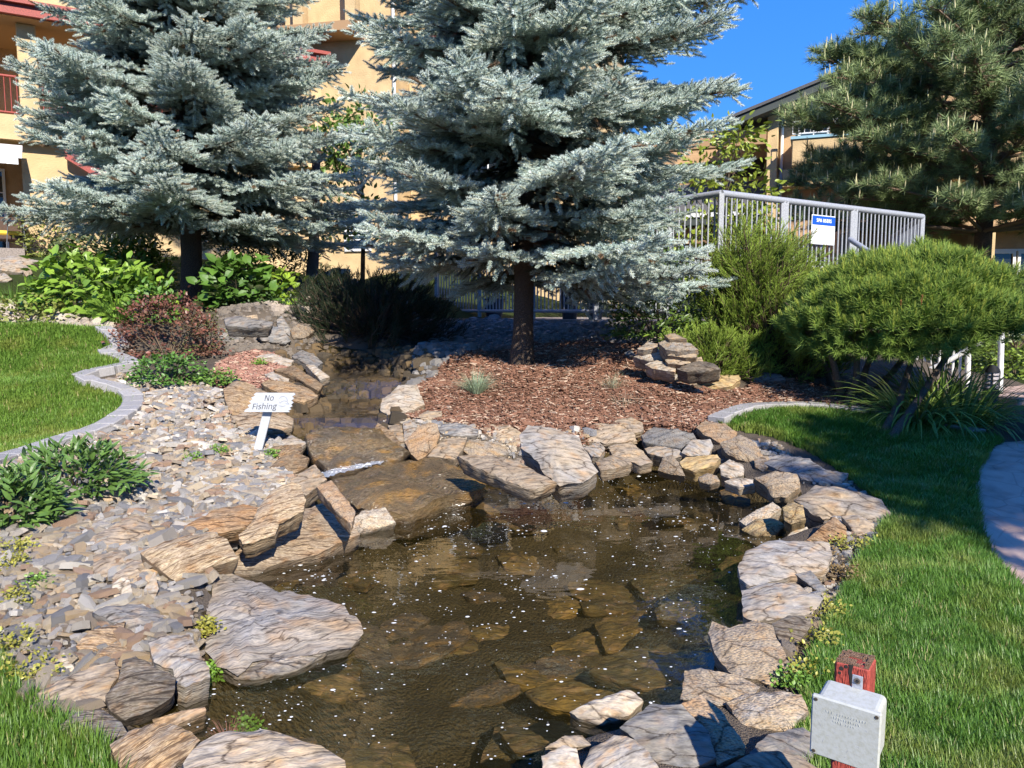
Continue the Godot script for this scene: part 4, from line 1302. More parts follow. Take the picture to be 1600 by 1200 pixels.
# ---------------------------------------------------------------- railings and the spa deck
func railings():
	var c := at_d(1127, 302, 10.3)       # the top corner of the fence
	var e := at_d(1441, 338, 12.85)
	e.y = c.y
	var l := c + Vector3(-0.6, 0, -0.8) * 7.2
	var top := c.y
	var floor_ := 1.44
	var low := 1.58
	var dk := MB.new()
	var back := Vector3(1.5, 0, -12.0)
	var ol := PackedVector2Array([Vector2(c.x + 0.12, c.z + 0.2), Vector2(e.x + 0.4, e.z + 0.12), Vector2(e.x + 2, e.z - 6), Vector2(l.x - 0.3, l.z - 3), Vector2(l.x - 0.25, l.z + 0.05)])
	var flat_ := Transform3D(Basis(Vector3.RIGHT, Vector3.FORWARD, Vector3.UP), Vector3.ZERO)
	var ol2 := PackedVector2Array()
	for p in ol:
		ol2.append(Vector2(p.x, -p.y))
	dk.prism(flat_, ol2, floor_ - 0.16, floor_)
	tag(mi("spa_deck", dk.mesh(), M.deck), "raised grey brown deck slab behind the metal fence", "deck")
	# rubble bank that carries the deck
	var fence := base("metal_fence", Vector3(c.x, floor_, c.z))
	tag(fence, "pale grey metal picket fence turning a corner round the raised deck", "fence")
	var run := func(a: Vector3, b: Vector3, posts: Array, pitch: float):
		var off := Vector3(c.x, floor_, c.z)
		var a2 := a - off
		var b2 := b - off
		var d := b2 - a2
		mi("top_rail", bar(Vector3(a2.x, top - floor_, a2.z), Vector3(b2.x, top - floor_, b2.z), 0.045, 10), M.metal, fence)
		mi("bottom_rail", bar(Vector3(a2.x, low - floor_, a2.z), Vector3(b2.x, low - floor_, b2.z), 0.03, 8), M.metal, fence)
		var n := int(Vector2(d.x, d.z).length() / pitch)
		for i in range(1, n):
			var p := a2.lerp(b2, float(i) / n)
			mi("baluster", bar(Vector3(p.x, low - floor_, p.z), Vector3(p.x, top - floor_ - 0.03, p.z), 0.0125, 6), M.metal, fence)
		for t in posts:
			var p := a2.lerp(b2, t)
			mi("post", box_mesh(Vector3(0.07, top - floor_, 0.07), 0.006, Vector3(p.x, (top - floor_) * 0.5, p.z)), M.metal, fence)
	run.call(c, e, [0.0, 0.262, 0.275, 0.60, 0.615, 1.0], 0.1)
	run.call(c, l, [0.12, 0.33, 0.55, 0.78, 1.0], 0.1)
	run.call(e, e + Vector3(1.2, 0, -3.4), [1.0], 0.1)
	var back2 := c.lerp(e, 0.62) + Vector3(0.3, 0, -2.6)
	var second := base("inner_fence", Vector3(back2.x, floor_, back2.z))
	tag(second, "lower white picket fence seen through the corner fence", "fence")
	mi("top_rail", bar(Vector3(-1.2, 0.95, 0.2), Vector3(2.4, 0.95, -0.6), 0.035), M.metal, second)
	for i in 30:
		var p := Vector3(-1.2, 0, 0.2).lerp(Vector3(2.4, 0, -0.6), i / 29.0)
		mi("baluster", bar(p + Vector3.UP * 0.08, p + Vector3.UP * 0.93, 0.014, 5), M.metal, second)
	# control cabinet by the fence's far end
	var cb := base("control_cabinet", Vector3(e.x - 0.25, floor_, e.z - 0.3))
	tag(cb, "small white equipment cabinet at the right end of the metal fence", "cabinet")
	mi("body", box_mesh(Vector3(0.36, 0.95, 0.25), 0.02, Vector3(0, 0.475, 0)), M.white_trim, cb)
	mi("door", box_mesh(Vector3(0.3, 0.8, 0.014), 0.004, Vector3(0, 0.5, 0.133)), M.paper_white, cb)
	# the notice on the fence
	var dir := (e - c)
	dir.y = 0
	dir = dir.normalized()
	var sp := at_d(1281, 372, 0.0)
	var tt := 0.0
	# where the ray to the sign's middle meets the fence's plane
	var nrm := dir.cross(Vector3.UP)
	var ry := ray(1281, 372)
	tt = (c - EYE).dot(nrm) / ry.dot(nrm)
	sp = EYE + ry * tt
	var toward := nrm if nrm.dot(EYE - sp) > 0 else -nrm
	var sg := base("spa_notice", sp + toward * 0.05)
	var rx := Vector3.UP.cross(toward)
	sg.basis = Basis(rx, Vector3.UP, toward)
	tag(sg, "white notice with a blue SPA USERS heading on the fence", "sign")
	mi("board", box_mesh(Vector3(0.54, 0.42, 0.012), 0.004, Vector3(0, 0.11, 0)), M.paper_white, sg)
	mi("heading_band", box_mesh(Vector3(0.528, 0.13, 0.004), 0.0015, Vector3(0, 0.243, 0.008)), M.sign_blue, sg)
	var tm := TextMesh.new()
	tm.text = "SPA USERS"
	tm.font = sysfont("Droid Sans", 800)
	tm.font_size = 32
	tm.pixel_size = 0.0022
	tm.depth = 0.003
	var te := mi("lettering", tm, M.paper_white, sg)
	te.position = Vector3(0, 0.243, 0.0115)
	for k in 5:
		mi("small_print", box_mesh(Vector3([0.30, 0.40, 0.34, 0.38, 0.26][k], 0.012, 0.002), 0.0, Vector3([-0.03, 0, -0.02, 0.01, -0.05][k], 0.12 - k * 0.05, 0.007)), M.sign_pink, sg)
	# stair rails
	var hr := base("stair_handrail", at_d(1330, 420, 9.8))
	tag(hr, "slanting pale metal stair rail rising behind the round mugo pine", "handrail")
	var off := hr.position
	mi("rail", bar(at_d(1328, 374, 10.2) - off, at_d(1362, 396, 9.7) - off, 0.035), M.metal, hr)
	mi("rail", bar(at_d(1362, 396, 9.7) - off, at_d(1420, 440, 9.3) - off, 0.035), M.metal, hr)
	for q in [[1348, 388, 9.95], [1390, 418, 9.5]]:
		var t := at_d(q[0], q[1], q[2]) - off
		mi("post", bar(t, t - Vector3.UP * 0.9, 0.025), M.metal, hr)
	var h2 := base("path_handrail", at_d(1566, 605, 9.6))
	tag(h2, "pale metal handrail with pickets at the foot of the stair by the path", "handrail")
	off = h2.position
	mi("rail", bar(at_d(1589, 516, 9.75) - off, at_d(1567, 515, 9.6) - off, 0.032), M.white_trim, h2)
	mi("rail", bar(at_d(1567, 515, 9.6) - off, at_d(1478, 566, 9.9) - off, 0.032), M.white_trim, h2)
	mi("rail", bar(at_d(1478, 566, 9.9) - off, at_d(1400, 600, 10.3) - off, 0.032), M.white_trim, h2)
	for q in [[1565, 518, 612, 9.6], [1514, 512, 612, 9.9], [1502, 524, 590, 10.0], [1491, 528, 590, 10.05], [1480, 532, 590, 10.1], [1469, 536, 590, 10.15], [1457, 534, 590, 10.2], [1446, 535, 590, 10.3], [1434, 538, 592, 10.35]]:
		var t := at_d(q[0], q[1], q[3]) - off
		var bt := at_d(q[0] - 3, q[2], q[3]) - off
		mi("post" if q[0] > 1510 else "baluster", bar(t, bt, 0.034 if q[0] > 1510 else 0.016), M.white_trim, h2)


func sysfont(called: String, weight := 400, italic := false) -> SystemFont:
	var f := SystemFont.new()
	f.font_names = PackedStringArray([called])
	f.font_weight = weight
	f.font_italic = italic
	return f


# ---------------------------------------------------------------- water
func sheet(poly: PackedVector2Array, height: Callable, step := 0.12) -> ArrayMesh:
	var st := SurfaceTool.new()
	st.begin(Mesh.PRIMITIVE_TRIANGLES)
	st.set_smooth_group(0)
	var b := bounds(poly).grow(0.3)
	var nx := int(b.size.x / step) + 1
	var nz_ := int(b.size.y / step) + 1
	for j in nz_:
		for i in nx:
			var p := b.position + Vector2(i, j) * step
			var inside := false
			for q in [[0, 0], [1, 0], [0, 1], [1, 1]]:
				if Geometry2D.is_point_in_polygon(p + Vector2(q[0], q[1]) * step, poly):
					inside = true
			if not inside:
				continue
			for q in [[0, 0], [1, 0], [1, 1], [0, 0], [1, 1], [0, 1]]:
				var w := p + Vector2(q[0], q[1]) * step
				st.set_uv(w)
				st.add_vertex(Vector3(w.x, height.call(w.x, w.y), w.y))
	st.generate_normals()
	st.index()
	st.generate_tangents()
	return st.commit()


func water():
	var grown := Geometry2D.offset_polygon(pond_poly, 0.22)[0]
	tag(mi("pond_water", sheet(grown, func(_x, _z): return 0.0), M.water), "brown still pond water flecked with foam", "", "", "structure")
	var cg := Geometry2D.offset_polygon(creek_poly, 0.12)[0]
	var lev := func(x: float, z: float) -> float:
		var d := -z
		var h := creek_level(d) + 0.02
		if d < 7.6:
			h = -0.03
		return h + 0.006 * nz.get_noise_2d(x * 6.0, z * 6.0)
	tag(mi("brook_water", sheet(cg, lev, 0.06), M.brook), "shallow brook running down from the shade into the pond", "", "", "structure")
	# water sliding over the two slabs
	for w in [["484,676 520,666 588,666 604,680 632,702 612,712 556,724 520,732 500,718 488,702", 0.55, 7.62, 0.215, 6.95, "thin water sliding over the upper wet slab"], ["526,748 562,735 640,719 698,725 746,739 754,750 736,764 690,774 640,792 580,790 536,768", 0.20, 7.1, 0.13, 6.1, "thin water sheeting over the lower wet slab"]]:
		var poly := PackedVector2Array()
		for p in pxs(w[0]):
			var r := ray(p.x, p.y)
			# meet the sloping sheet
			var k: float = (w[1] - w[3]) / (w[2] - w[4])
			var t: float = (w[3] - k * w[4] - EYE.y) / (r.y + k * r.z)
			var q := EYE + r * t
			poly.append(Vector2(q.x, q.z))
		var k2: float = (w[1] - w[3]) / (w[2] - w[4])
		var hgt := func(x: float, z: float) -> float: return w[3] + k2 * (-z - w[4]) + 0.005 * nz.get_noise_2d(x * 9.0, z * 5.0)
		tag(mi("slab_water", sheet(poly, hgt, 0.05), M.brook), w[5], "", "", "structure")
	# white water where it falls
	var falls := [["white water at the foot of the upper wet slab", "497,742 530,735 565,728 604,719 600,724 562,733 527,741 502,748", 0.23], ["white water spilling from the right of the lower wet slab", "690,776 706,766 728,757 744,755 746,766 728,774 704,780", 0.04], ["white water at the front of the lower wet slab", "618,796 640,789 654,786 652,796 634,805 622,806", 0.03]]
	for f in falls:
		var poly := PackedVector2Array()
		for p in pxs(f[1]):
			var q := gp(p.x, p.y, f[2])
			poly.append(Vector2(q.x, q.z))
		var o := mi("white_water", sheet(poly, func(x, z): return f[2] + 0.012 + 0.02 * nz.get_noise_2d(x * 20.0, z * 20.0), 0.03), M.white_water)
		tag(o, f[0], "", "", "structure")
	var fall := MB.new()
	var a := at_d(385, 509, 10.75)
	var bq := at_d(400, 509, 10.75)
	fall.quad(a + Vector3(0, -0.28, 0.12), bq + Vector3(0, -0.28, 0.12), bq, a)
	tag(mi("waterfall", fall.mesh(), M.white_water), "little waterfall between the dark blocks in the shade", "", "", "structure")
	# foam flecks and bubbles drifting on the pond
	var fleck := MB.new()
	var ring := []
	for k in 9:
		var th := TAU * k / 9.0
		ring.append(Vector3(cos(th), 0, sin(th) * 0.85))
	for k in 9:
		fleck.quad(ring[(k + 1) % 9], ring[k], ring[k] * 0.6 + Vector3.UP * 0.35, ring[(k + 1) % 9] * 0.6 + Vector3.UP * 0.35)
		fleck.tri(Vector3.UP * 0.45, ring[(k + 1) % 9] * 0.6 + Vector3.UP * 0.35, ring[k] * 0.6 + Vector3.UP * 0.35)
	var xf := []
	var cols := []
	var inner := Geometry2D.offset_polygon(pond_poly, -0.06)[0]
	var bb := bounds(inner)
	while xf.size() < 1900:
		var p := Vector2(rr(bb.position.x, bb.end.x), rr(bb.position.y, bb.end.y))
		if not Geometry2D.is_point_in_polygon(p, inner):
			continue
		var drift := nz.get_noise_2d(p.x * 0.9 + 40.0, p.y * 0.9)
		if rng.randf() > 0.5 + drift * 0.7:
			continue
		var s := 0.0026 * exp(rng.randfn() * 0.5)
		if rng.randf() < 0.05:
			s *= 2.6
		var t := Transform3D(Basis(Vector3.UP, rr(0, TAU)).scaled(Vector3(s * rr(0.8, 1.9), s * 0.6, s)), Vector3(p.x, 0.002, p.y))
		xf.append(t)
		cols.append(Color.WHITE)
	for f in falls:
		var ps := []
		for p in pxs(f[1]):
			ps.append(gp(p.x, p.y, f[2]))
		for k in 170:
			var a3: Vector3 = ps[rng.randi() % ps.size()]
			var b3: Vector3 = ps[rng.randi() % ps.size()]
			var p: Vector3 = a3.lerp(b3, rng.randf())
			var s := 0.0035 * exp(rng.randfn() * 0.5)
			xf.append(Transform3D(Basis(Vector3.UP, rr(0, TAU)).scaled(Vector3(s * rr(0.8, 2.2), s * 0.9, s)), p + Vector3(rr(-0.03, 0.03), 0.014 + rr(0, 0.012), rr(-0.03, 0.03))))
			cols.append(Color.WHITE)
	tag(mm("foam_flecks", fleck.mesh(), M.foam, xf, cols), "white foam flecks and bubbles drifting on the pond", "", "", "stuff")


# ---------------------------------------------------------------- paver edging
func edging():
	for run in [["-260,806 -120,766 0,728 119,690 168,672 196,654 209,637 203,622 182,612 140,602 128,596 150,587 200,577 194,567 165,557 186,547 180,534 160,519", "grey paver edging that winds between the left lawn and the slate chips"], ["1118,664 1150,650 1185,642 1250,640 1330,647 1400,657 1440,667 1500,677 1530,684", "pale paver edging between the bark mulch and the right lawn"]]:
		var pts := []
		for p in pxs(run[0]):
			pts.append(hit(p.x, p.y))
		var cv := Curve3D.new()
		for i in pts.size():
			var a: Vector3 = pts[maxi(i - 1, 0)]
			var b: Vector3 = pts[mini(i + 1, pts.size() - 1)]
			cv.add_point(pts[i], (a - b) * 0.16, (b - a) * 0.16)
		var root := base("paver_edging", pts[0])
		tag(root, run[1], "edging")
		var len_ := cv.get_baked_length()
		var n := int(len_ / 0.2)
		var off: Vector3 = pts[0]
		for i in n:
			var p := cv.sample_baked(len_ * (i + 0.5) / n)
			var q := cv.sample_baked(len_ * (i + 0.9) / n)
			p.y = hbase(p.x, p.z)
			q.y = hbase(q.x, q.z)
			var d := (q - p).normalized()
			var sd := d.cross(Vector3.UP).normalized()
			var b := MB.new()
			var g := rr(0.44, 0.54)
			b.col = Color(g, g * 1.0, g * 1.03)
			b.box(Transform3D(Basis(d, sd.cross(d), sd).rotated(d, rr(-0.02, 0.02)), p - off + Vector3.UP * 0.03), Vector3(0.192, 0.1, 0.19), 0.008)
			mi("paver", b.mesh(), M.paver, root)


# ---------------------------------------------------------------- needles and leaves
# a shoot along +y, one unit long, clothed in needles
func shoot_mesh(count: int, needle: float, width: float, angle: float, from := 0.0, core := 0.03, taper := 0.35) -> ArrayMesh:
	var b := MB.new()
	var g := RandomNumberGenerator.new()
	g.seed = count * 7 + 3
	b.col = Color(0.55, 0.5, 0.42)
	b.tube([Vector3.ZERO, Vector3(0, 0.5, 0), Vector3(0, 0.98, 0)], [core, core * 0.9, core * 0.4], 3, false)
	for i in count:
		var t := from + (1.0 - from) * (i + 0.5) / count
		var th := i * 2.39996 + g.randf_range(-0.3, 0.3)
		var out := Vector3(cos(th), 0, sin(th))
		var an := angle * g.randf_range(0.75, 1.2) * (1.0 - 0.55 * smoothstep(0.8, 1.0, t))
		var d := (Vector3.UP * cos(an) + out * sin(an)).normalized()
		var side := Vector3.UP.cross(out).normalized()
		var l := needle * g.randf_range(0.8, 1.15) * (1.0 - taper * smoothstep(0.6, 1.0, t))
		var p := Vector3(0, t, 0) + out * core * 0.7
		var k := g.randf_range(0.82, 1.12)
		b.col = Color(k, k, k)
		side = side.rotated(d, g.randf_range(-1.3, 1.3))
		b.tri(p - side * width * 0.5, p + side * width * 0.5, p + d * l)
	return b.mesh()


# a tuft of long needles that fan out from one point
func tuft_mesh(count: int, length: float, width: float, spread: float) -> ArrayMesh:
	var b := MB.new()
	var g := RandomNumberGenerator.new()
	g.seed = count + 91
	for i in count:
		var th := i * 2.39996
		var an := spread * sqrt((i + 0.5) / count) * g.randf_range(0.8, 1.15)
		var out := Vector3(cos(th), 0, sin(th))
		var d := (Vector3.UP * cos(an) + out * sin(an)).normalized()
		var side := d.cross(out + Vector3(0.01, 0, 0.02)).normalized()
		var l := length * g.randf_range(0.75, 1.1)
		var p := Vector3(0, g.randf_range(-0.25, 0.3) * length, 0)
		var k := g.randf_range(0.75, 1.2)
		b.col = Color(k, k, k)
		side = side.rotated(d, g.randf_range(-1.3, 1.3))
		b.tri(p - side * width * 0.5, p + side * width * 0.5, p + d * l)
	return b.mesh()


# a leaf along +y, one unit long, folded at its midrib and drooping at its tip
func leaf_mesh(width: float, fold := 0.12, droop := 0.15, heart := 0.0) -> ArrayMesh:
	var b := MB.new()
	var ts := [0.0, 0.16, 0.42, 0.72, 1.0]
	var ws := [0.06 + heart, 0.72 + heart * 0.3, 1.0, 0.62, 0.0]
	var mid := []
	var lf := []
	var rt := []
	for i in 5:
		var t: float = ts[i]
		var w: float = ws[i] * width * 0.5
		var z := -droop * t * t
		mid.append(Vector3(0, t, z))
		var back: float = -heart * 0.3 if i == 0 else 0.0
		lf.append(Vector3(-w, t + back, z + fold * w * 2.0))
		rt.append(Vector3(w, t + back, z + fold * w * 2.0))
	for i in 4:
		b.quad(mid[i], mid[i + 1], lf[i + 1], lf[i]) if i < 3 else b.tri(mid[i], mid[i + 1], lf[i])
		b.quad(mid[i], rt[i], rt[i + 1], mid[i + 1]) if i < 3 else b.tri(mid[i], rt[i], mid[i + 1])
	return b.mesh()


# an arching grass-like blade, one unit long
func blade_mesh(width: float, arch: float, segs := 5) -> ArrayMesh:
	var b := MB.new()
	var p := Vector3.ZERO
	var dir := 0.0
	var prev := [Vector3(-width * 0.5, 0, 0), Vector3(width * 0.5, 0, 0), Vector3.ZERO]
	for i in segs:
		dir += arch / segs
		p += Vector3(0, cos(dir), sin(dir)) / segs
		var t := float(i + 1) / segs
		var w := width * 0.5 * (1.0 - pow(t, 2.2))
		var nrm := Vector3(0, -sin(dir), cos(dir)) * w * 0.35
		var cur := [p + Vector3(-w, 0, 0) + nrm, p + Vector3(w, 0, 0) + nrm, p]
		if i < segs - 1:
			b.quad(prev[2], cur[2], cur[0], prev[0])
			b.quad(prev[2], prev[1], cur[1], cur[2])
		else:
			b.tri(prev[0], prev[2], p)
			b.tri(prev[2], prev[1], p)
		prev = cur
	return b.mesh()


func trunk_mesh(pts: Array, radii: Array, tone: Color, sides := 14) -> ArrayMesh:
	var b := MB.new()
	b.col = tone
	b.tube(pts, radii, sides, true, 0.05)
	return b.mesh()


# ---------------------------------------------------------------- the blue spruces
func spruce(label: String, at: Vector3, tall: float, build_to: float, reach: float, first: float, r0: float, seed_: int, thin_: float, lean: Callable) -> Node3D:
	var g := RandomNumberGenerator.new()
	g.seed = seed_
	var o := base("spruce", at)
	tag(o, label, "tree", "blue spruces behind the pond")
	var pts := []
	var rad := []
	for i in 16:
		var t := i / 15.0
		pts.append(Vector3(0.04 * sin(t * 5.0), t * build_to - 0.15, 0.03 * cos(t * 4.0)))
		rad.append(r0 * (1.0 - 0.8 * t * build_to / tall) * (1.35 if i == 0 else 1.0))
	mi("trunk", trunk_mesh(pts, rad, Color(0.34, 0.26, 0.20)), M.bark, o)
	var limbs := MB.new()
	limbs.col = Color(0.13, 0.095, 0.07)
	var xf := []
	var cols := []
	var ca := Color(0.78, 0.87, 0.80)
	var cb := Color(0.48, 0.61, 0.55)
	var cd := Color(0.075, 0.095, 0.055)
	var y := first
	while y < build_to - 0.2:
		var n := 10 if y < 5.8 else 5
		var a0 := g.randf_range(0, TAU)
		for k in n:
			var az := a0 + TAU * k / n + g.randf_range(-0.25, 0.25)
			var yy := y + g.randf_range(-0.1, 0.12)
			var f := yy / tall
			var tint := g.randf_range(0.84, 1.1)
			var L: float = reach * pow(1.0 - f, thin_) * g.randf_range(0.78, 1.06) * lean.call(az, yy)
			if g.randf() < 0.25:
				L *= g.randf_range(0.55, 0.8)
			if L < 0.3:
				continue
			var out := Vector3(cos(az), 0, sin(az))
			var sidev := Vector3(-sin(az), 0, cos(az))
			var dip := lerpf(-0.28, -0.14, clampf(yy / 7.0, 0, 1)) + g.randf_range(-0.06, 0.06)
			var up := lerpf(0.17, 0.14, clampf(yy / 7.0, 0, 1))
			var wig := g.randf_range(-0.10, 0.10)
			var path := func(t: float) -> Vector3:
				return Vector3(0, yy, 0) + out * (t * L) + Vector3.UP * (L * (dip * t + up * t * t * t)) + sidev * (wig * L * t * t)
			var lp := []
			var lr := []
			for q in 5:
				lp.append(path.call(q / 4.5))
				lr.append(0.012 + 0.016 * L * (1.0 - q / 4.6))
			limbs.tube(lp, lr, 4, false)
			var t := 0.2 + g.randf_range(0.0, 0.08)
			var flip := 1.0
			while t < 1.0:
				var p: Vector3 = path.call(t)
				var dirv: Vector3 = (path.call(minf(t + 0.05, 1.05)) - path.call(t - 0.05)).normalized()
				for s in [-1.0, 1.0, 0.0] if g.randf() < 0.45 else [-1.0, 1.0]:
					var tl := (0.13 + 0.36 * L * (1.0 - t) * smoothstep(0.05, 0.45, t)) * g.randf_range(0.75, 1.25)
					if s == 0.0:
						tl *= 0.55
					var td: Vector3 = (dirv * g.randf_range(0.65, 0.95) + sidev * s * 0.85 + Vector3.UP * (-0.75 if s == 0.0 else 0.0) + Vector3.UP * g.randf_range(-0.2, 0.10)).normalized()
					var m := maxi(1, int(tl / 0.08))
					for j in m + 1:
						var u := float(j) / m
						var sp: Vector3 = p + td * tl * u + Vector3.UP * (-0.10 * tl * u * u)
						var fs := [0.0] if j == m else [-1.0, 1.0]
						for fside in fs:
							var across: Vector3 = td.cross(Vector3.UP).normalized()
							var sd: Vector3 = (td + across * fside * g.randf_range(0.5, 0.95) + Vector3.UP * g.randf_range(-0.12, 0.38)).normalized()
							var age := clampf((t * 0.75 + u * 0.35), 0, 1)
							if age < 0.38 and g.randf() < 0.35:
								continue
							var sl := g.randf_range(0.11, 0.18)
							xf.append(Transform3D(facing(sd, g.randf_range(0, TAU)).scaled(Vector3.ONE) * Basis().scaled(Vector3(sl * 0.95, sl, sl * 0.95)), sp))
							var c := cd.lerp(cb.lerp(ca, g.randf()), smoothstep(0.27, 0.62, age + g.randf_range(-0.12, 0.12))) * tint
							if g.randf() < 0.02:
								c = Color(0.22, 0.14, 0.08)
							cols.append(c)
				t += 0.095 / L * g.randf_range(0.8, 1.25)
			for q in 4:
				var p: Vector3 = path.call(1.0)
				var dirv: Vector3 = (path.call(1.0) - path.call(0.9)).normalized()
				var sd := (dirv + sidev * g.randf_range(-0.6, 0.6) + Vector3.UP * g.randf_range(-0.1, 0.4)).normalized()
				var sl := g.randf_range(0.10, 0.15)
				xf.append(Transform3D(facing(sd) * Basis().scaled(Vector3(sl, sl, sl)), p))
				cols.append(ca)
		y += g.randf_range(0.25, 0.32) if y < 5.5 else 0.6
	var lm := mi("limbs", limbs.mesh(), M.dry, o)
	lm.set_meta("kind", "stuff")
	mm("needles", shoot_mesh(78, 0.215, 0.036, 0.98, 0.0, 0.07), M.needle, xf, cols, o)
	return o


func trees():
	var b2 := hit(815, 570)
	b2 = on(b2.x, b2.z)
	spruce("blue spruce with its trunk in the bark mulch behind the pond", b2, 15.0, 8.6, 2.62, 1.32, 0.125, 41, 0.55, func(az, y): return (1.0 + 0.10 * cos(az - 0.2)) * (1.0 if y > 2.3 else 0.9))
	var b1 := at_d(301, 476, 13.0)
	b1 = on(b1.x, b1.z)
	spruce("blue spruce on the left beside the porch, above the red leaved barberry", b1, 12.0, 8.6, 3.5, 1.6, 0.175, 42, 1.0, func(az, _y): return 1.0 + 0.04 * cos(az))
	pine()
	mugo()
	juniper("bright green juniper with feathery plumes beside the mugo pine", "juniper", at_d(1212, 560, 9.7), Vector3(1.05, 1.9, 0.85), 1100, 51, Color(0.34, 0.47, 0.07), Color(0.17, 0.25, 0.045), -0.12)
	juniper("low spray of juniper hanging over the rock stack", "juniper", at_d(1110, 556, 9.3), Vector3(0.85, 0.6, 0.5), 300, 52, Color(0.34, 0.47, 0.07), Color(0.17, 0.25, 0.045), 0.0)
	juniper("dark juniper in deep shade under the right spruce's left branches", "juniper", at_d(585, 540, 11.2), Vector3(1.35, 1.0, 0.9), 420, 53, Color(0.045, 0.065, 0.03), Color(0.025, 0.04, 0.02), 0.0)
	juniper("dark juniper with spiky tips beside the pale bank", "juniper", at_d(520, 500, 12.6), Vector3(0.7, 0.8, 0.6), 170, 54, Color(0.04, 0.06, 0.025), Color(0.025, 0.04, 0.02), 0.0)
	# trees that stand farther back
	broad_tree("small leafy green tree between the spruces and the wing", at_d(566, 440, 16.0), 3.4, 1.0, 0.05, 2400, 61, Color(0.11, 0.19, 0.035))
	broad_tree("slim yellow green tree behind the corner of the metal fence", at_d(1128, 470, 14.5), 3.6, 0.75, 0.05, 1800, 62, Color(0.24, 0.30, 0.035))
	broad_tree("dark leafy tree behind the right spruce", at_d(960, 470, 16.0), 3.0, 1.2, 0.06, 1800, 63, Color(0.06, 0.1, 0.03))
	var gt := base("bare_trunk", on(at_d(491, 430, 14.6).x, -14.6))
	tag(gt, "pale grey bare trunk between the two spruces", "tree trunk")
	mi("trunk", trunk_mesh([Vector3(-0.05, -0.1, 0), Vector3(0, 0.5, 0), Vector3(0.03, 1.2, 0), Vector3(0.1, 2.6, -0.1)], [0.12, 0.10, 0.09, 0.07], Color(0.46, 0.40, 0.37)), M.bark, gt)
	mi("crown", shoot_mesh(10, 0.2, 0.03, 0.9), M.needle, gt).transform = Transform3D(Basis().scaled(Vector3(0.3, 0.4, 0.3)), Vector3(0.1, 2.5, -0.1))
	# a pine that stands outside the picture on the right and shades the path
	shade_pine("tall pine beside the path whose shade falls on the right lawn", Vector3(7.8, 0.3, -0.6), 65)


func branchlets(limbs: MB, from: Vector3, to: Vector3, r: float, g: RandomNumberGenerator):
	var mid := from.lerp(to, 0.5) + Vector3(g.randf_range(-0.06, 0.06), g.randf_range(-0.02, 0.08), g.randf_range(-0.06, 0.06)) * from.distance_to(to)
	limbs.tube([from, mid, to], [r, r * 0.7, r * 0.4], 5, false)


func pine():
	var g := RandomNumberGenerator.new()
	g.seed = 71
	var at := at_d(1530, 440, 16.5)
	at.y = 1.5
	var o := base("pine", at)
	tag(o, "bushy dark green pine with pale upright candles at the right", "tree")
	mi("trunk", trunk_mesh([Vector3(0, -0.6, 0), Vector3(0.05, 2, 0), Vector3(-0.05, 4.2, 0.1), Vector3(0.05, 6.3, 0)], [0.2, 0.16, 0.11, 0.03], Color(0.30, 0.22, 0.17)), M.bark, o)
	var limbs := MB.new()
	limbs.col = Color(0.20, 0.145, 0.105)
	var xf := []
	var cols := []
	var cx := []
	var cc := []
	var y := 1.75
	while y < 5.7:
		var n := 9
		var a0 := g.randf_range(0, TAU)
		for k in n:
			var az := a0 + TAU * k / n + g.randf_range(-0.3, 0.3)
			var out := Vector3(cos(az), 0, sin(az))
			var L := 4.15 * sqrt(maxf(0.02, 1.0 - pow(absf(y - 2.6) / 3.9, 2.0))) * g.randf_range(0.72, 1.02)
			if y < 2.0:
				L *= 0.92
			var rise := lerpf(0.05, 0.5, clampf(y / 6.0, 0, 1)) + g.randf_range(-0.08, 0.1)
			var p0 := Vector3(0, y, 0)
			var p1 := p0 + out * L + Vector3.UP * rise * L * 0.55
			branchlets(limbs, p0, p1, 0.045, g)
			var m := int(L / 0.072)
			for j in m:
				var t := 0.3 + 0.7 * (j + g.randf()) / m
				var q := p0.lerp(p1, t) + Vector3.UP * 0.06 * sin(t * 3.0)
				for e in 2:
					var sd := (out * g.randf_range(0.3, 1.0) + Vector3(g.randf_range(-1, 1), g.randf_range(-0.15, 0.9), g.randf_range(-1, 1))).normalized()
					var sl := g.randf_range(0.22, 0.6) * (1.15 - 0.4 * t)
					var tip := q + sd * sl
					limbs.tube([q, tip], [0.012, 0.006], 3, false)
					var cnt := 2
					for c in cnt:
						var w := tip - sd * (0.13 * c) * g.randf_range(0.8, 1.2)
						var td := (sd + Vector3.UP * g.randf_range(0.15, 0.7) + Vector3(g.randf_range(-0.5, 0.5), 0, g.randf_range(-0.5, 0.5))).normalized()
						var s := g.randf_range(0.85, 1.2)
						xf.append(Transform3D(facing(td, g.randf_range(0, TAU)) * Basis().scaled(Vector3(s, s, s)), w))
						cols.append(shade(Color(0.145, 0.205, 0.085), Color(0.36, 0.45, 0.20), g.randf() * (1.0 if c == 0 else 0.5), 0.15))
					if g.randf() < 0.45 and t > 0.5:
						var s := g.randf_range(0.10, 0.24)
						cx.append(Transform3D(facing(Vector3(g.randf_range(-0.12, 0.12), 1, g.randf_range(-0.12, 0.12))) * Basis().scaled(Vector3(0.022, s, 0.022)), tip))
						cc.append(shade(Color(0.62, 0.55, 0.34), Color(0.45, 0.45, 0.24), g.randf()))
		y += 0.36
	mi("limbs", limbs.mesh(), M.dry, o).set_meta("kind", "stuff")
	mm("needles", tuft_mesh(30, 0.20, 0.0105, 1.15), M.needle, xf, cols, o)
	var cd := MB.new()
	cd.tube([Vector3.ZERO, Vector3(0, 0.6, 0), Vector3(0, 1, 0)], [0.6, 0.55, 0.2], 5)
	mm("candles", cd.mesh(), M.dry, cx, cc, o)


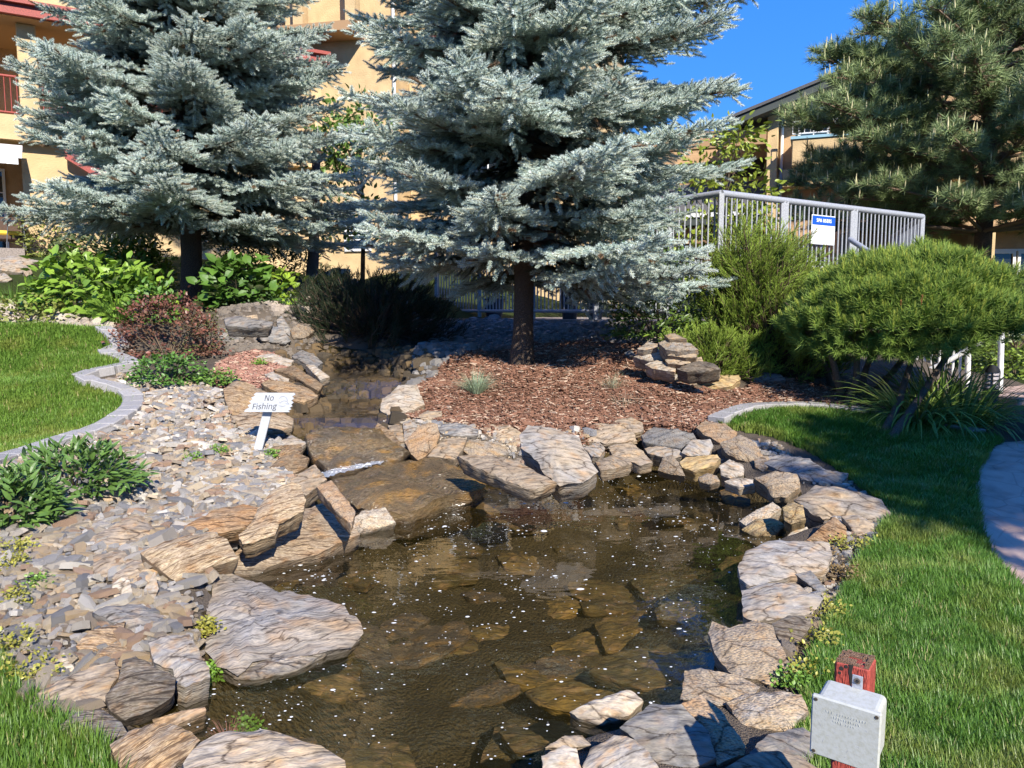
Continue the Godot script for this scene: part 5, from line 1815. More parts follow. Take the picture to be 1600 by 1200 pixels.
func shade_pine(label: String, at: Vector3, seed_: int):
	var g := RandomNumberGenerator.new()
	g.seed = seed_
	var o := base("pine", Vector3(at.x, hbase(at.x, at.z), at.z))
	tag(o, label, "tree")
	mi("trunk", trunk_mesh([Vector3(0, -0.3, 0), Vector3(0.05, 3, 0), Vector3(0, 7.2, 0)], [0.2, 0.15, 0.03], Color(0.30, 0.22, 0.17)), M.bark, o)
	var limbs := MB.new()
	limbs.col = Color(0.20, 0.145, 0.105)
	var xf := []
	var cols := []
	var y := 2.2
	y = 1.75
	while y < 4.9:
		for k in 15:
			var az := g.randf_range(0, TAU)
			var out := Vector3(cos(az), 0, sin(az))
			var L := 3.6 * sqrt(maxf(0.02, 1.0 - pow(absf(y - 3.4) / 1.7, 2.0))) * g.randf_range(0.75, 1.03)
			var p0 := Vector3(0, y, 0)
			var p1 := p0 + out * L + Vector3.UP * 0.05 * L
			branchlets(limbs, p0, p1, 0.04, g)
			for j in int(L / 0.1):
				var t := g.randf_range(0.25, 1.0)
				var sd := (out * 0.6 + Vector3(g.randf_range(-1, 1), g.randf_range(-0.2, 0.8), g.randf_range(-1, 1))).normalized()
				var tip := p0.lerp(p1, t) + sd * g.randf_range(0.15, 0.4)
				for c in 3:
					var td := (sd + Vector3(g.randf_range(-0.7, 0.7), g.randf_range(0.0, 0.8), g.randf_range(-0.7, 0.7))).normalized()
					xf.append(Transform3D(facing(td) * Basis().scaled(Vector3(1.4, 1.4, 1.4)), tip - sd * 0.12 * c))
					cols.append(shade(Color(0.10, 0.13, 0.05), Color(0.17, 0.2, 0.08), g.randf()))
		y += 0.3
	mi("limbs", limbs.mesh(), M.dry, o).set_meta("kind", "stuff")
	mm("needles", tuft_mesh(40, 0.17, 0.010, 1.25), M.needle, xf, cols, o)


func mugo():
	var g := RandomNumberGenerator.new()
	g.seed = 81
	var c := at_d(1412, 512, 8.5)
	var foot := hit(1345, 655)
	var o := base("mugo_pine", on(foot.x, foot.z))
	tag(o, "broad domed mugo pine with bright green shoots on bare leaning stems", "tree")
	var at := o.position
	var limbs := MB.new()
	limbs.col = Color(0.50, 0.41, 0.33)
	var centre := c - at + Vector3(0, 0.0, 0)
	var feet := [[1318, 622], [1322, 628], [1372, 688], [1380, 695], [1300, 600], [1345, 620], [1360, 615]]
	var tops := [[1290, 520], [1340, 540], [1425, 560], [1490, 540], [1270, 530], [1370, 530], [1440, 520]]
	for i in feet.size():
		var f := hit(feet[i][0], feet[i][1]) - at
		var t := at_d(tops[i][0], tops[i][1], 8.3 + 0.12 * i) - at
		var m := f.lerp(t, 0.45) + Vector3(g.randf_range(-0.08, 0.08), -0.04, g.randf_range(-0.08, 0.08))
		var e := t + (t - m) * 0.5 + Vector3.UP * 0.15
		limbs.tube([f - Vector3.UP * 0.05, m, t, e], [0.045, 0.038, 0.03, 0.012], 7, false, 0.06)
		for j in 5:
			branchlets(limbs, t, t + Vector3(g.randf_range(-0.5, 0.5), g.randf_range(0.1, 0.5), g.randf_range(-0.4, 0.4)), 0.016, g)
	mi("stems", limbs.mesh(), M.bark, o)
	var xf := []
	var cols := []
	var x2 := []
	var c2 := []
	var R := Vector3(1.22, 0.84, 1.05)
	for i in 8200:
		var d := Vector3(g.randfn(), g.randfn(), g.randfn()).normalized()
		d.y = absf(d.y) if g.randf() < 0.72 else d.y
		var lump := 1.0 + 0.24 * nz.get_noise_3dv(d * 2.2) + 0.05 * nz2.get_noise_3dv(d * 7.0)
		var q := pow(g.randf(), 0.35)
		var s := d * R * lump * (0.55 + 0.45 * q)
		var low := -0.20 + 0.30 * maxf(0.0, s.x / R.x)
		if s.y < low:
			s.y = low + g.randf_range(-0.1, 0.14)
		s.x += 0.10 * s.y
		var td := (Vector3(d.x, d.y * 0.6, d.z) * 0.75 + Vector3.UP * (0.75 if d.y > -0.2 else 0.2)).normalized()
		var sc := g.randf_range(0.8, 1.2)
		xf.append(Transform3D(facing(td, g.randf_range(0, TAU)) * Basis().scaled(Vector3(sc, sc, sc)), centre + s))
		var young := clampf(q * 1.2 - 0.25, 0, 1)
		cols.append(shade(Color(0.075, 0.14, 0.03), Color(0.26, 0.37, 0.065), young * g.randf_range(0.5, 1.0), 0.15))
		if d.y > -0.05 and q > 0.62 and g.randf() < 0.6:
			var h := g.randf_range(0.055, 0.10)
			x2.append(Transform3D(facing((td + Vector3.UP * 0.9).normalized(), g.randf_range(0, TAU)) * Basis().scaled(Vector3(h * 0.85, h, h * 0.85)), centre + s + td * 0.02))
			c2.append(shade(Color(0.38, 0.48, 0.07), Color(0.52, 0.57, 0.12), g.randf(), 0.1) if g.randf() > 0.012 else Color(0.5, 0.22, 0.1))
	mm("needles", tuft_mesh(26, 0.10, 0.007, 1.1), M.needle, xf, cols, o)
	mm("new_shoots", shoot_mesh(40, 0.26, 0.05, 0.42, 0.05, 0.06), M.needle, x2, c2, o)


func juniper(label: String, called: String, at: Vector3, R: Vector3, plumes: int, seed_: int, ca: Color, cb: Color, slant: float):
	var g := RandomNumberGenerator.new()
	g.seed = seed_
	at.y = ground(at.x, at.z) if ground(at.x, at.z) < at.y + 0.6 else at.y
	var o := base(called, at)
	tag(o, label, "shrub", "junipers round the mulch bed")
	var limbs := MB.new()
	limbs.col = Color(0.12, 0.085, 0.06)
	var xf := []
	var cols := []
	for i in plumes:
		var az := g.randf_range(0, TAU)
		var el := asin(g.randf_range(0.02, 1.0))
		var d := Vector3(cos(az) * cos(el), sin(el), sin(az) * cos(el))
		var lump := 1.0 + 0.22 * nz.get_noise_3dv(d * 2.6 + Vector3(seed_, 0, 0))
		var tip := Vector3(d.x * R.x, d.y * R.y, d.z * R.z) * (0.5 + 0.5 * pow(g.randf(), 0.45)) * lump
		tip.x += slant * tip.y
		var dir := (Vector3(d.x, 0.15, d.z) * 0.8 + Vector3(g.randfn() * 0.22 + 0.12, g.randf_range(0.35, 0.9), g.randfn() * 0.22)).normalized()
		var len_ := g.randf_range(0.22, 0.42) * clampf(R.y, 0.7, 1.2)
		var root := tip - dir * len_
		limbs.tube([Vector3(root.x * 0.3, 0.02, root.z * 0.3), root * 0.75, root, tip], [0.012, 0.009, 0.006, 0.003], 3, false)
		var sidev := dir.cross(Vector3.UP).normalized()
		var n := 15
		for j in n:
			var u := float(j) / n
			var p := tip - dir * len_ * (1.0 - u)
			var sd := (dir * 1.1 + sidev.rotated(dir, g.randf_range(0, TAU)) * 0.85 * (1.0 - 0.6 * u)).normalized()
			var l := g.randf_range(0.08, 0.15) * (1.15 - 0.5 * u)
			xf.append(Transform3D(facing(sd, g.randf_range(0, TAU)) * Basis().scaled(Vector3(l * 0.62, l, l * 0.62)), p))
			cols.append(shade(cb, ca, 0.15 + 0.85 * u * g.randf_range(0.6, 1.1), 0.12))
	mi("stems", limbs.mesh(), M.dry, o).set_meta("kind", "stuff")
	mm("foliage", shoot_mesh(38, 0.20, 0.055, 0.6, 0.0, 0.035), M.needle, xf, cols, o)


func broad_tree(label: String, at: Vector3, tall: float, wide: float, r0: float, leaves: int, seed_: int, tone: Color):
	var g := RandomNumberGenerator.new()
	g.seed = seed_
	at.y = ground(at.x, at.z)
	var o := base("leafy_tree", at)
	tag(o, label, "tree", "leafy trees behind the garden")
	mi("trunk", trunk_mesh([Vector3(0, -0.2, 0), Vector3(0.05, tall * 0.4, 0), Vector3(0, tall * 0.85, 0.05)], [r0, r0 * 0.8, r0 * 0.3], Color(0.2, 0.16, 0.12), 8), M.bark, o)
	var limbs := MB.new()
	limbs.col = Color(0.14, 0.11, 0.085)
	var xf := []
	var cols := []
	for k in 26:
		var y := g.randf_range(0.25, 1.0)
		var az := g.randf_range(0, TAU)
		var w := wide * sqrt(maxf(0.05, 1.0 - pow((y - 0.5) * 1.8, 2.0))) * g.randf_range(0.5, 1.0)
		var cpos := Vector3(cos(az) * w, y * tall, sin(az) * w)
		limbs.tube([Vector3(0, y * tall * 0.7, 0), cpos], [0.015, 0.005], 3, false)
		for i in leaves / 26:
			var d := Vector3(g.randfn(), g.randfn() * 0.8, g.randfn()) * 0.26 * (wide * 0.5 + 0.5)
			var sd := (d.normalized() + Vector3(0, -0.2, 0.2)).normalized()
			var l := g.randf_range(0.09, 0.15)
			xf.append(Transform3D(facing(sd, g.randf_range(0, TAU)) * Basis().scaled(Vector3(l, l, l)), cpos + d))
			cols.append(shade(tone * 0.75, tone * 1.15, g.randf(), 0.12))
	mi("limbs", limbs.mesh(), M.dry, o).set_meta("kind", "stuff")
	mm("foliage", leaf_mesh(0.55), M.leaf, xf, cols, o)


# ---------------------------------------------------------------- leafy plants
# clumped leaves over a rounded mass: places and tints
func mass(g: RandomNumberGenerator, R: Vector3, clumps: int, per: int, size: Vector2, ca: Color, cb: Color, outward: float, spread: float) -> Array:
	var xf := []
	var cols := []
	for k in clumps:
		var d := Vector3(g.randfn(), absf(g.randfn()) * 1.1 - 0.15, g.randfn()).normalized()
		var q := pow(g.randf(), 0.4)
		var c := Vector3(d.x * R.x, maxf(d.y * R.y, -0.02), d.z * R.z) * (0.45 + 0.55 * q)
		for i in per:
			var p := c + Vector3(g.randfn(), g.randfn() * 0.7, g.randfn()) * spread
			if p.y < 0.01:
				p.y = g.randf_range(0.01, 0.08)
			var dir := (d * outward + Vector3(g.randfn(), g.randfn() * 0.5, g.randfn()) * 0.5 + Vector3(0, 0.1, 0.25)).normalized()
			var l := g.randf_range(size.x, size.y)
			# the blade's face looks up and out
			var y := dir
			var z := (Vector3.UP + d * 0.6 + Vector3(0, 0, 0.5) + Vector3(g.randfn(), g.randfn(), g.randfn()) * 0.3).normalized()
			var x := y.cross(z).normalized()
			z = x.cross(y)
			xf.append(Transform3D(Basis(x, y, z).scaled(Vector3.ONE) * Basis().scaled(Vector3(l, l, l)), p))
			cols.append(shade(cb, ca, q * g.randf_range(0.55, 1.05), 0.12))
	return [xf, cols]


func shrub(called: String, label: String, at: Vector3, R: Vector3, clumps: int, per: int, size: Vector2, ca: Color, cb: Color, mesh: Mesh, seed_: int, category := "shrub", group := "", single := 0, outward := 0.5, spread := 0.09) -> Node3D:
	var g := RandomNumberGenerator.new()
	g.seed = seed_
	var o := base(called, at)
	tag(o, label, category, group)
	var st := MB.new()
	st.col = Color(0.16, 0.12, 0.08)
	for k in 12:
		var az := g.randf_range(0, TAU)
		var e := Vector3(cos(az) * R.x, R.y * g.randf_range(0.5, 1.0), sin(az) * R.z) * g.randf_range(0.4, 0.8)
		st.tube([Vector3(0, -0.03, 0) + e * Vector3(0.15, 0, 0.15), e * Vector3(0.6, 0.5, 0.6), e], [0.010, 0.007, 0.003], 4, false)
	mi("stems", st.mesh(), M.dry, o)
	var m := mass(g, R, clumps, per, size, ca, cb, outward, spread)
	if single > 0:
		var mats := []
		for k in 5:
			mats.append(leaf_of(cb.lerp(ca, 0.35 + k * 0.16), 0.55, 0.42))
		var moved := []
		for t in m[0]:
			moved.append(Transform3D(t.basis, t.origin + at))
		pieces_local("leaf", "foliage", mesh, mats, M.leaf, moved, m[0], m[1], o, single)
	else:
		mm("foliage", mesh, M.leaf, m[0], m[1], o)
	return o


# like pieces(), with the places given both in the world (for the order) and in the parent
func pieces_local(called: String, rest: String, mesh: Mesh, mats: Array, many: Material, world: Array, local: Array, cols: Array, parent: Node, most: int):
	var key := []
	for i in world.size():
		var t: Transform3D = world[i]
		key.append([t.basis.y.length() / maxf(0.2, t.origin.distance_to(EYE)), i])
	key.sort_custom(func(a, b): return a[0] > b[0])
	var x2 := []
	var c2 := []
	for k in key.size():
		var i: int = key[k][1]
		if k < most:
			mi(called, mesh, mats[(i * 7) % mats.size()], parent).transform = local[i]
		else:
			x2.append(local[i])
			c2.append(cols[i])
	if x2.size():
		mm(rest, mesh, many, x2, c2, parent)


# a clump of arching blades
func clump(called: String, label: String, at: Vector3, n: int, len_: Vector2, width: float, arch: Vector2, base_r: float, ca: Color, cb: Color, seed_: int, category := "plant", group := "", single := 0, lean := Vector3.ZERO) -> Node3D:
	var g := RandomNumberGenerator.new()
	g.seed = seed_
	var o := base(called, at)
	tag(o, label, category, group)
	var per := {}
	var meshes := []
	for k in 3:
		meshes.append(blade_mesh(width, lerpf(arch.x, arch.y, k / 2.0)))
		per[k] = [[], [], []]
	for i in n:
		var az := g.randf_range(0, TAU)
		var out := Vector3(cos(az), 0, sin(az))
		var l := g.randf_range(len_.x, len_.y)
		var tilt := g.randf_range(0.05, 0.75)
		var y := (Vector3.UP * cos(tilt) + out * sin(tilt) + lean * g.randf()).normalized()
		var x := y.cross(out).normalized() if absf(y.dot(out)) < 0.99 else y.cross(Vector3.UP).normalized()
		var z := x.cross(y)
		if z.dot(out) < 0:
			x = -x
			z = -z
		var p := out * base_r * sqrt(g.randf())
		var k := i % 3
		var t := Transform3D(Basis(x, y, z) * Basis().scaled(Vector3(l, l, l)), p)
		per[k][0].append(t)
		per[k][1].append(shade(cb, ca, g.randf(), 0.12))
		per[k][2].append(Transform3D(t.basis, at + p))
	for k in 3:
		if single > 0:
			var mats := []
			for q in 4:
				mats.append(leaf_of(cb.lerp(ca, q / 3.0), 0.5, 0.4))
			pieces_local("leaf", "leaves", meshes[k], mats, M.leaf, per[k][2], per[k][0], per[k][1], o, single / 3)
		else:
			mm("leaves", meshes[k], M.leaf, per[k][0], per[k][1], o)
	return o


func ong(px: float, py: float) -> Vector3:
	var p := hit(px, py)
	return on(p.x, p.z)


func ond(px: float, py: float, d: float) -> Vector3:
	var p := at_d(px, py, d)
	return on(p.x, p.z)


func shrubs():
	var big := leaf_mesh(0.8, 0.10, 0.18, 0.5)
	var oval := leaf_mesh(0.55, 0.10, 0.12)
	var small := leaf_mesh(0.7, 0.08, 0.05)
	var lance := leaf_mesh(0.30, 0.14, 0.22)
	var bright := Color(0.235, 0.37, 0.045)
	var mid := Color(0.085, 0.17, 0.03)
	# large leaved shrubs at the back left
	shrub("hydrangea", "bright green large leaved shrub at the far left behind the lawn", ond(118, 486, 10.8), Vector3(0.66, 0.84, 0.5), 170, 5, Vector2(0.09, 0.15), bright, mid, big, 201, "shrub", "large leaved shrubs behind the lawn", 130)
	shrub("hydrangea", "bright green large leaved shrub just left of the left spruce's trunk", ond(206, 480, 10.7), Vector3(0.52, 0.74, 0.48), 150, 5, Vector2(0.085, 0.14), bright, mid, big, 202, "shrub", "large leaved shrubs behind the lawn", 100)
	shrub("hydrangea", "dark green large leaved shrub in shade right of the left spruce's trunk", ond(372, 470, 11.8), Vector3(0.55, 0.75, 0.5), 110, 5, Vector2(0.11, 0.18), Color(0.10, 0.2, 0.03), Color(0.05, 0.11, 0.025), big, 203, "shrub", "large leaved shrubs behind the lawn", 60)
	shrub("hydrangea", "small sunlit yellow green shrub above the pale bank", ond(430, 466, 12.6), Vector3(0.38, 0.6, 0.4), 70, 5, Vector2(0.09, 0.14), Color(0.28, 0.4, 0.04), Color(0.1, 0.19, 0.03), big, 204, "shrub", "large leaved shrubs behind the lawn", 40)
	shrub("trailing_shrub", "trailing shrub with small round leaves behind the barberry", ond(240, 500, 10.2), Vector3(0.32, 0.55, 0.3), 60, 6, Vector2(0.05, 0.09), Color(0.13, 0.26, 0.04), Color(0.05, 0.11, 0.02), small, 205)
	# barberry and the low bush before it
	shrub("barberry", "red brown leaved barberry at the corner of the left lawn", ong(262, 556), Vector3(0.68, 0.78, 0.48), 330, 8, Vector2(0.03, 0.052), Color(0.23, 0.085, 0.06), Color(0.085, 0.06, 0.03), small, 206, "shrub", "", 0, 0.5, 0.05)
	shrub("barberry_sprout", "green leaved lower shoots at the barberry's right side", ong(322, 548), Vector3(0.28, 0.5, 0.3), 60, 8, Vector2(0.03, 0.05), Color(0.17, 0.16, 0.06), Color(0.07, 0.09, 0.03), small, 207, "shrub", "", 0, 0.5, 0.05)
	shrub("low_bush", "low glossy dark green bush under the barberry", ong(265, 600), Vector3(0.42, 0.32, 0.26), 170, 8, Vector2(0.03, 0.05), Color(0.12, 0.25, 0.04), Color(0.035, 0.085, 0.018), small, 208, "shrub", "", 0, 0.4, 0.045)
	shrub("low_bush", "small light green bush right of the low glossy one", ong(340, 602), Vector3(0.22, 0.16, 0.14), 60, 7, Vector2(0.03, 0.045), Color(0.17, 0.3, 0.05), Color(0.06, 0.12, 0.02), small, 209, "shrub", "", 0, 0.4, 0.04)
	# lance leaved perennials at the left
	for q in [[118, 762, 0.44, 0.30, 210, "leafy green perennial clump on the slate by the paver edging"], [8, 812, 0.34, 0.30, 211, "leafy green perennial clump cut by the picture's left edge"]]:
		shrub("perennial", q[5], ong(q[0], q[1]), Vector3(q[2], q[3], q[2] * 0.75), 260, 4, Vector2(0.06, 0.105), Color(0.115, 0.21, 0.045), Color(0.045, 0.095, 0.02), lance, q[4], "plant", "leafy perennials on the slate", 160, 0.9, 0.03)
	# shrub on the patio wall, foundation plants
	shrub("columnar_shrub", "tall yellow green shrub against the tan wall by the porch", ond(80, 392, 19.2), Vector3(0.85, 1.45, 0.5), 170, 7, Vector2(0.07, 0.12), Color(0.26, 0.28, 0.06), Color(0.10, 0.12, 0.03), oval, 212, "shrub", "", 0, 0.3, 0.1)
	shrub("foundation_shrub", "dark low foundation shrubs along the tan wall behind the big leaves", ond(160, 400, 18.0), Vector3(1.3, 0.55, 0.5), 200, 8, Vector2(0.07, 0.12), Color(0.11, 0.14, 0.05), Color(0.04, 0.06, 0.02), oval, 213)
	shrub("leafy_shrub", "leafy shrub under the left spruce's lowest left branches", ond(212, 440, 14.6), Vector3(0.8, 1.3, 0.6), 260, 8, Vector2(0.09, 0.14), Color(0.2, 0.33, 0.05), Color(0.06, 0.12, 0.025), oval, 214)
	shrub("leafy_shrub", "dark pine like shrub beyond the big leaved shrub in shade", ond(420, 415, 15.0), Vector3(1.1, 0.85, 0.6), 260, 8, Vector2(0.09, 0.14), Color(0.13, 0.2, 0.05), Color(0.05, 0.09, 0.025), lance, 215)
	# under the right spruce
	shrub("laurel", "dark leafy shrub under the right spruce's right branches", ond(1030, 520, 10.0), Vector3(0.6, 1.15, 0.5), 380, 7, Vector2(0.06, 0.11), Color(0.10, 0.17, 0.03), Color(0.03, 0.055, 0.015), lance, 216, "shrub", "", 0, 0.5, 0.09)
	shrub("laurel", "sunlit light green sprigs at the foot of the dark leafy shrub", ond(1056, 520, 9.7), Vector3(0.2, 0.4, 0.2), 30, 6, Vector2(0.06, 0.1), Color(0.27, 0.38, 0.05), Color(0.12, 0.2, 0.03), lance, 217)
	shrub("ground_cover", "low dark creeping plants on top of the waterfall wall", ond(400, 480, 11.6), Vector3(0.75, 0.16, 0.3), 90, 7, Vector2(0.03, 0.05), Color(0.08, 0.13, 0.04), Color(0.03, 0.06, 0.02), small, 218, "plant")
	shrub("garden_plants", "mixed small flowering plants among the pale stones at the left", ond(42, 502, 10.2), Vector3(0.62, 0.30, 0.45), 110, 7, Vector2(0.04, 0.07), Color(0.25, 0.26, 0.06), Color(0.10, 0.14, 0.03), small, 219, "plant")
	shrub("vine", "sunlit leafy vine covering the wall at the far right", ond(1590, 590, 11.6), Vector3(1.0, 1.25, 0.35), 330, 8, Vector2(0.06, 0.1), Color(0.24, 0.33, 0.045), Color(0.09, 0.15, 0.025), oval, 220, "shrub", "", 0, 0.3, 0.09)
	shrub("hedge", "green hedge behind the stair rail at the right", ond(1440, 545, 11.4), Vector3(1.1, 0.85, 0.4), 160, 8, Vector2(0.06, 0.1), Color(0.15, 0.22, 0.04), Color(0.06, 0.1, 0.02), oval, 221)
	shrub("hedge", "grey green shrubs seen through the pickets of the metal fence", Vector3(5.0, 1.44, -14.6), Vector3(2.6, 1.25, 0.6), 220, 8, Vector2(0.08, 0.13), Color(0.16, 0.2, 0.1), Color(0.06, 0.09, 0.04), oval, 222)
	shrub("white_leaved_shrub", "pale variegated sprigs behind the mugo pine's right shoulder", ond(1588, 560, 10.6) + Vector3.UP * 0.55, Vector3(0.4, 0.45, 0.3), 26, 6, Vector2(0.06, 0.1), Color(0.6, 0.62, 0.4), Color(0.3, 0.36, 0.16), oval, 223)
	# grasses
	clump("daylily", "dark daylily clump of long arching leaves beside the right lawn", ong(1432, 664), 190, Vector2(0.6, 0.95), 0.036, Vector2(1.1, 2.2), 0.22, Color(0.26, 0.36, 0.08), Color(0.11, 0.19, 0.04), 231, "plant", "daylilies at the end of the right lawn", 110)
	clump("daylily", "second daylily clump reaching right toward the path lamp", ong(1500, 668), 220, Vector2(0.6, 0.95), 0.034, Vector2(0.9, 2.0), 0.28, Color(0.21, 0.31, 0.06), Color(0.09, 0.16, 0.035), 232, "plant", "daylilies at the end of the right lawn", 90)
	clump("daylily", "daylily clump behind the other two in front of the stair rail", ong(1466, 645), 180, Vector2(0.6, 0.9), 0.034, Vector2(0.7, 1.7), 0.26, Color(0.12, 0.2, 0.04), Color(0.05, 0.1, 0.02), 233, "plant", "daylilies at the end of the right lawn", 60)
	clump("fescue", "blue green fescue tuft on the bark mulch before the spruce trunk", ong(744, 614), 420, Vector2(0.2, 0.34), 0.012, Vector2(0.3, 1.2), 0.07, Color(0.42, 0.50, 0.36), Color(0.20, 0.28, 0.15), 234, "grass", "fescue tufts on the bark mulch")
	clump("fescue", "thin straggling fescue tuft on the right of the bark mulch", ong(956, 606), 130, Vector2(0.14, 0.26), 0.010, Vector2(0.3, 1.2), 0.09, Color(0.36, 0.40, 0.28), Color(0.22, 0.27, 0.15), 235, "grass", "fescue tufts on the bark mulch")
	clump("fescue", "faded sparse fescue tuft in front of the straggling one", ong(975, 632), 90, Vector2(0.12, 0.2), 0.010, Vector2(0.3, 1.3), 0.12, Color(0.46, 0.46, 0.33), Color(0.3, 0.3, 0.2), 236, "grass", "fescue tufts on the bark mulch")
	clump("fescue", "tiny fescue sprout above the straggling tuft on the mulch", ong(975, 588), 40, Vector2(0.08, 0.14), 0.010, Vector2(0.3, 1.3), 0.04, Color(0.4, 0.44, 0.28), Color(0.26, 0.3, 0.17), 237, "grass", "fescue tufts on the bark mulch")
	clump("ornamental_grass", "fine green grass clump among the pale stones behind the barberry", ond(184, 492, 10.3), 320, Vector2(0.45, 0.7), 0.014, Vector2(0.5, 1.6), 0.12, Color(0.17, 0.30, 0.04), Color(0.08, 0.16, 0.025), 238, "grass", "grass clumps at the back left")
	clump("ornamental_grass", "green grass clump at the left edge behind the pale stones", ond(20, 470, 11.9), 420, Vector2(0.4, 0.65), 0.014, Vector2(0.5, 1.5), 0.35, Color(0.15, 0.27, 0.04), Color(0.07, 0.15, 0.025), 239, "grass", "grass clumps at the back left")
	clump("ornamental_grass", "green grass clump between the big leaved shrub and the left edge", ond(70, 468, 12.0), 300, Vector2(0.35, 0.6), 0.014, Vector2(0.5, 1.5), 0.3, Color(0.16, 0.28, 0.04), Color(0.07, 0.15, 0.025), 240, "grass", "grass clumps at the back left")
	clump("ornamental_grass", "dark grass clump under the big leaved shrub beside the trunk", ond(208, 480, 11.0), 260, Vector2(0.35, 0.55), 0.012, Vector2(0.4, 1.4), 0.12, Color(0.09, 0.18, 0.03), Color(0.04, 0.09, 0.02), 241, "grass", "grass clumps at the back left")
	clump("dry_stems", "dry reddish stems on the slate below the low glossy bush", ong(312, 634), 60, Vector2(0.1, 0.2), 0.012, Vector2(0.5, 1.6), 0.1, Color(0.42, 0.26, 0.2), Color(0.28, 0.16, 0.12), 242, "plant")
	clump("red_grass", "dry red grass rooted in the crack of the huge flat slab", ong(352, 1048), 110, Vector2(0.05, 0.11), 0.020, Vector2(0.4, 1.6), 0.06, Color(0.5, 0.26, 0.2), Color(0.34, 0.14, 0.11), 243, "grass")
	# sedum and moss cushions
	var sed := [[22, 866, 0.10, "yellow green sedum cushion on the slate at the left edge", 0], [20, 892, 0.07, "second sedum cushion just below the one at the left edge", 0], [30, 947, 0.05, "small sedum cushion among chips at the left edge", 0], [60, 924, 0.04, "tiny green sedum sprig on the slate", 1], [18, 1018, 0.08, "sedum cushion above the broad brown grey slab", 0], [40, 1062, 0.13, "largest yellow green sedum cushion by the lower left grass", 0], [300, 722, 0.06, "sedum scattered on the slate below the sign's left", 1], [345, 712, 0.06, "sedum patch left of the fishing sign's foot", 1], [425, 719, 0.04, "bright green weed at the fishing sign's foot", 1], [385, 1030, 0.04, "bright green moss cushion on the lower pale ledge", 1], [330, 1008, 0.03, "moss in the crack of the huge flat slab", 1], [324, 968, 0.03, "olive moss spot on top of the huge flat slab", 0], [470, 562, 0.05, "light green weed on the red mulch by the brook", 1], [405, 572, 0.07, "light green weed in the middle of the red mulch", 1], [1285, 872, 0.06, "dry brown moss tuft on the mossy right hand slab", 2], [1212, 895, 0.045, "small brown moss tuft at the left of the mossy slab", 2], [1330, 860, 0.12, "mossy ground cover between the slabs and the right lawn", 0], [1310, 905, 0.12, "dry mossy ground cover beside the dark streaked slab", 2], [1285, 965, 0.12, "yellow green moss beside the charcoal stone", 0], [1262, 1010, 0.12, "yellow green moss beside the large pointed boulder", 0], [1255, 1062, 0.10, "green and yellow moss above the red post", 0], [1232, 1075, 0.05, "bright weeds at the foot of the pointed boulder", 1]]
	var k := 0
	for q in sed:
		var tone: Color = [Color(0.38, 0.36, 0.06), Color(0.2, 0.36, 0.05), Color(0.25, 0.17, 0.07)][q[4]]
		shrub("sedum", q[3], ong(q[0], q[1]) + Vector3.UP * 0.01, Vector3(q[2], q[2] * 0.45, q[2] * 0.8), 40, 7, Vector2(0.012, 0.022), tone, tone * 0.5, small, 260 + k, "plant", "sedum and moss on the stones", 0, 0.6, 0.02)
		k += 1


# ---------------------------------------------------------------- loose ground cover
func chip_mesh(seed_: int, flatness: float, sides := 6) -> ArrayMesh:
	var g := RandomNumberGenerator.new()
	g.seed = seed_
	var b := MB.new()
	var top := []
	var low := []
	for k in sides:
		var th := TAU * k / sides + g.randf_range(-0.3, 0.3)
		var r := g.randf_range(0.65, 1.1)
		top.append(Vector3(cos(th) * r * 0.92, flatness * g.randf_range(0.7, 1.2), sin(th) * r * 0.65))
		low.append(Vector3(cos(th) * r, -flatness, sin(th) * r * 0.72))
	var c := Vector3(0, flatness * 1.35, 0)
	for k in sides:
		var j := (k + 1) % sides
		b.tri(c, top[j], top[k])
		b.quad(low[k], top[k], top[j], low[j])
	return b.mesh()


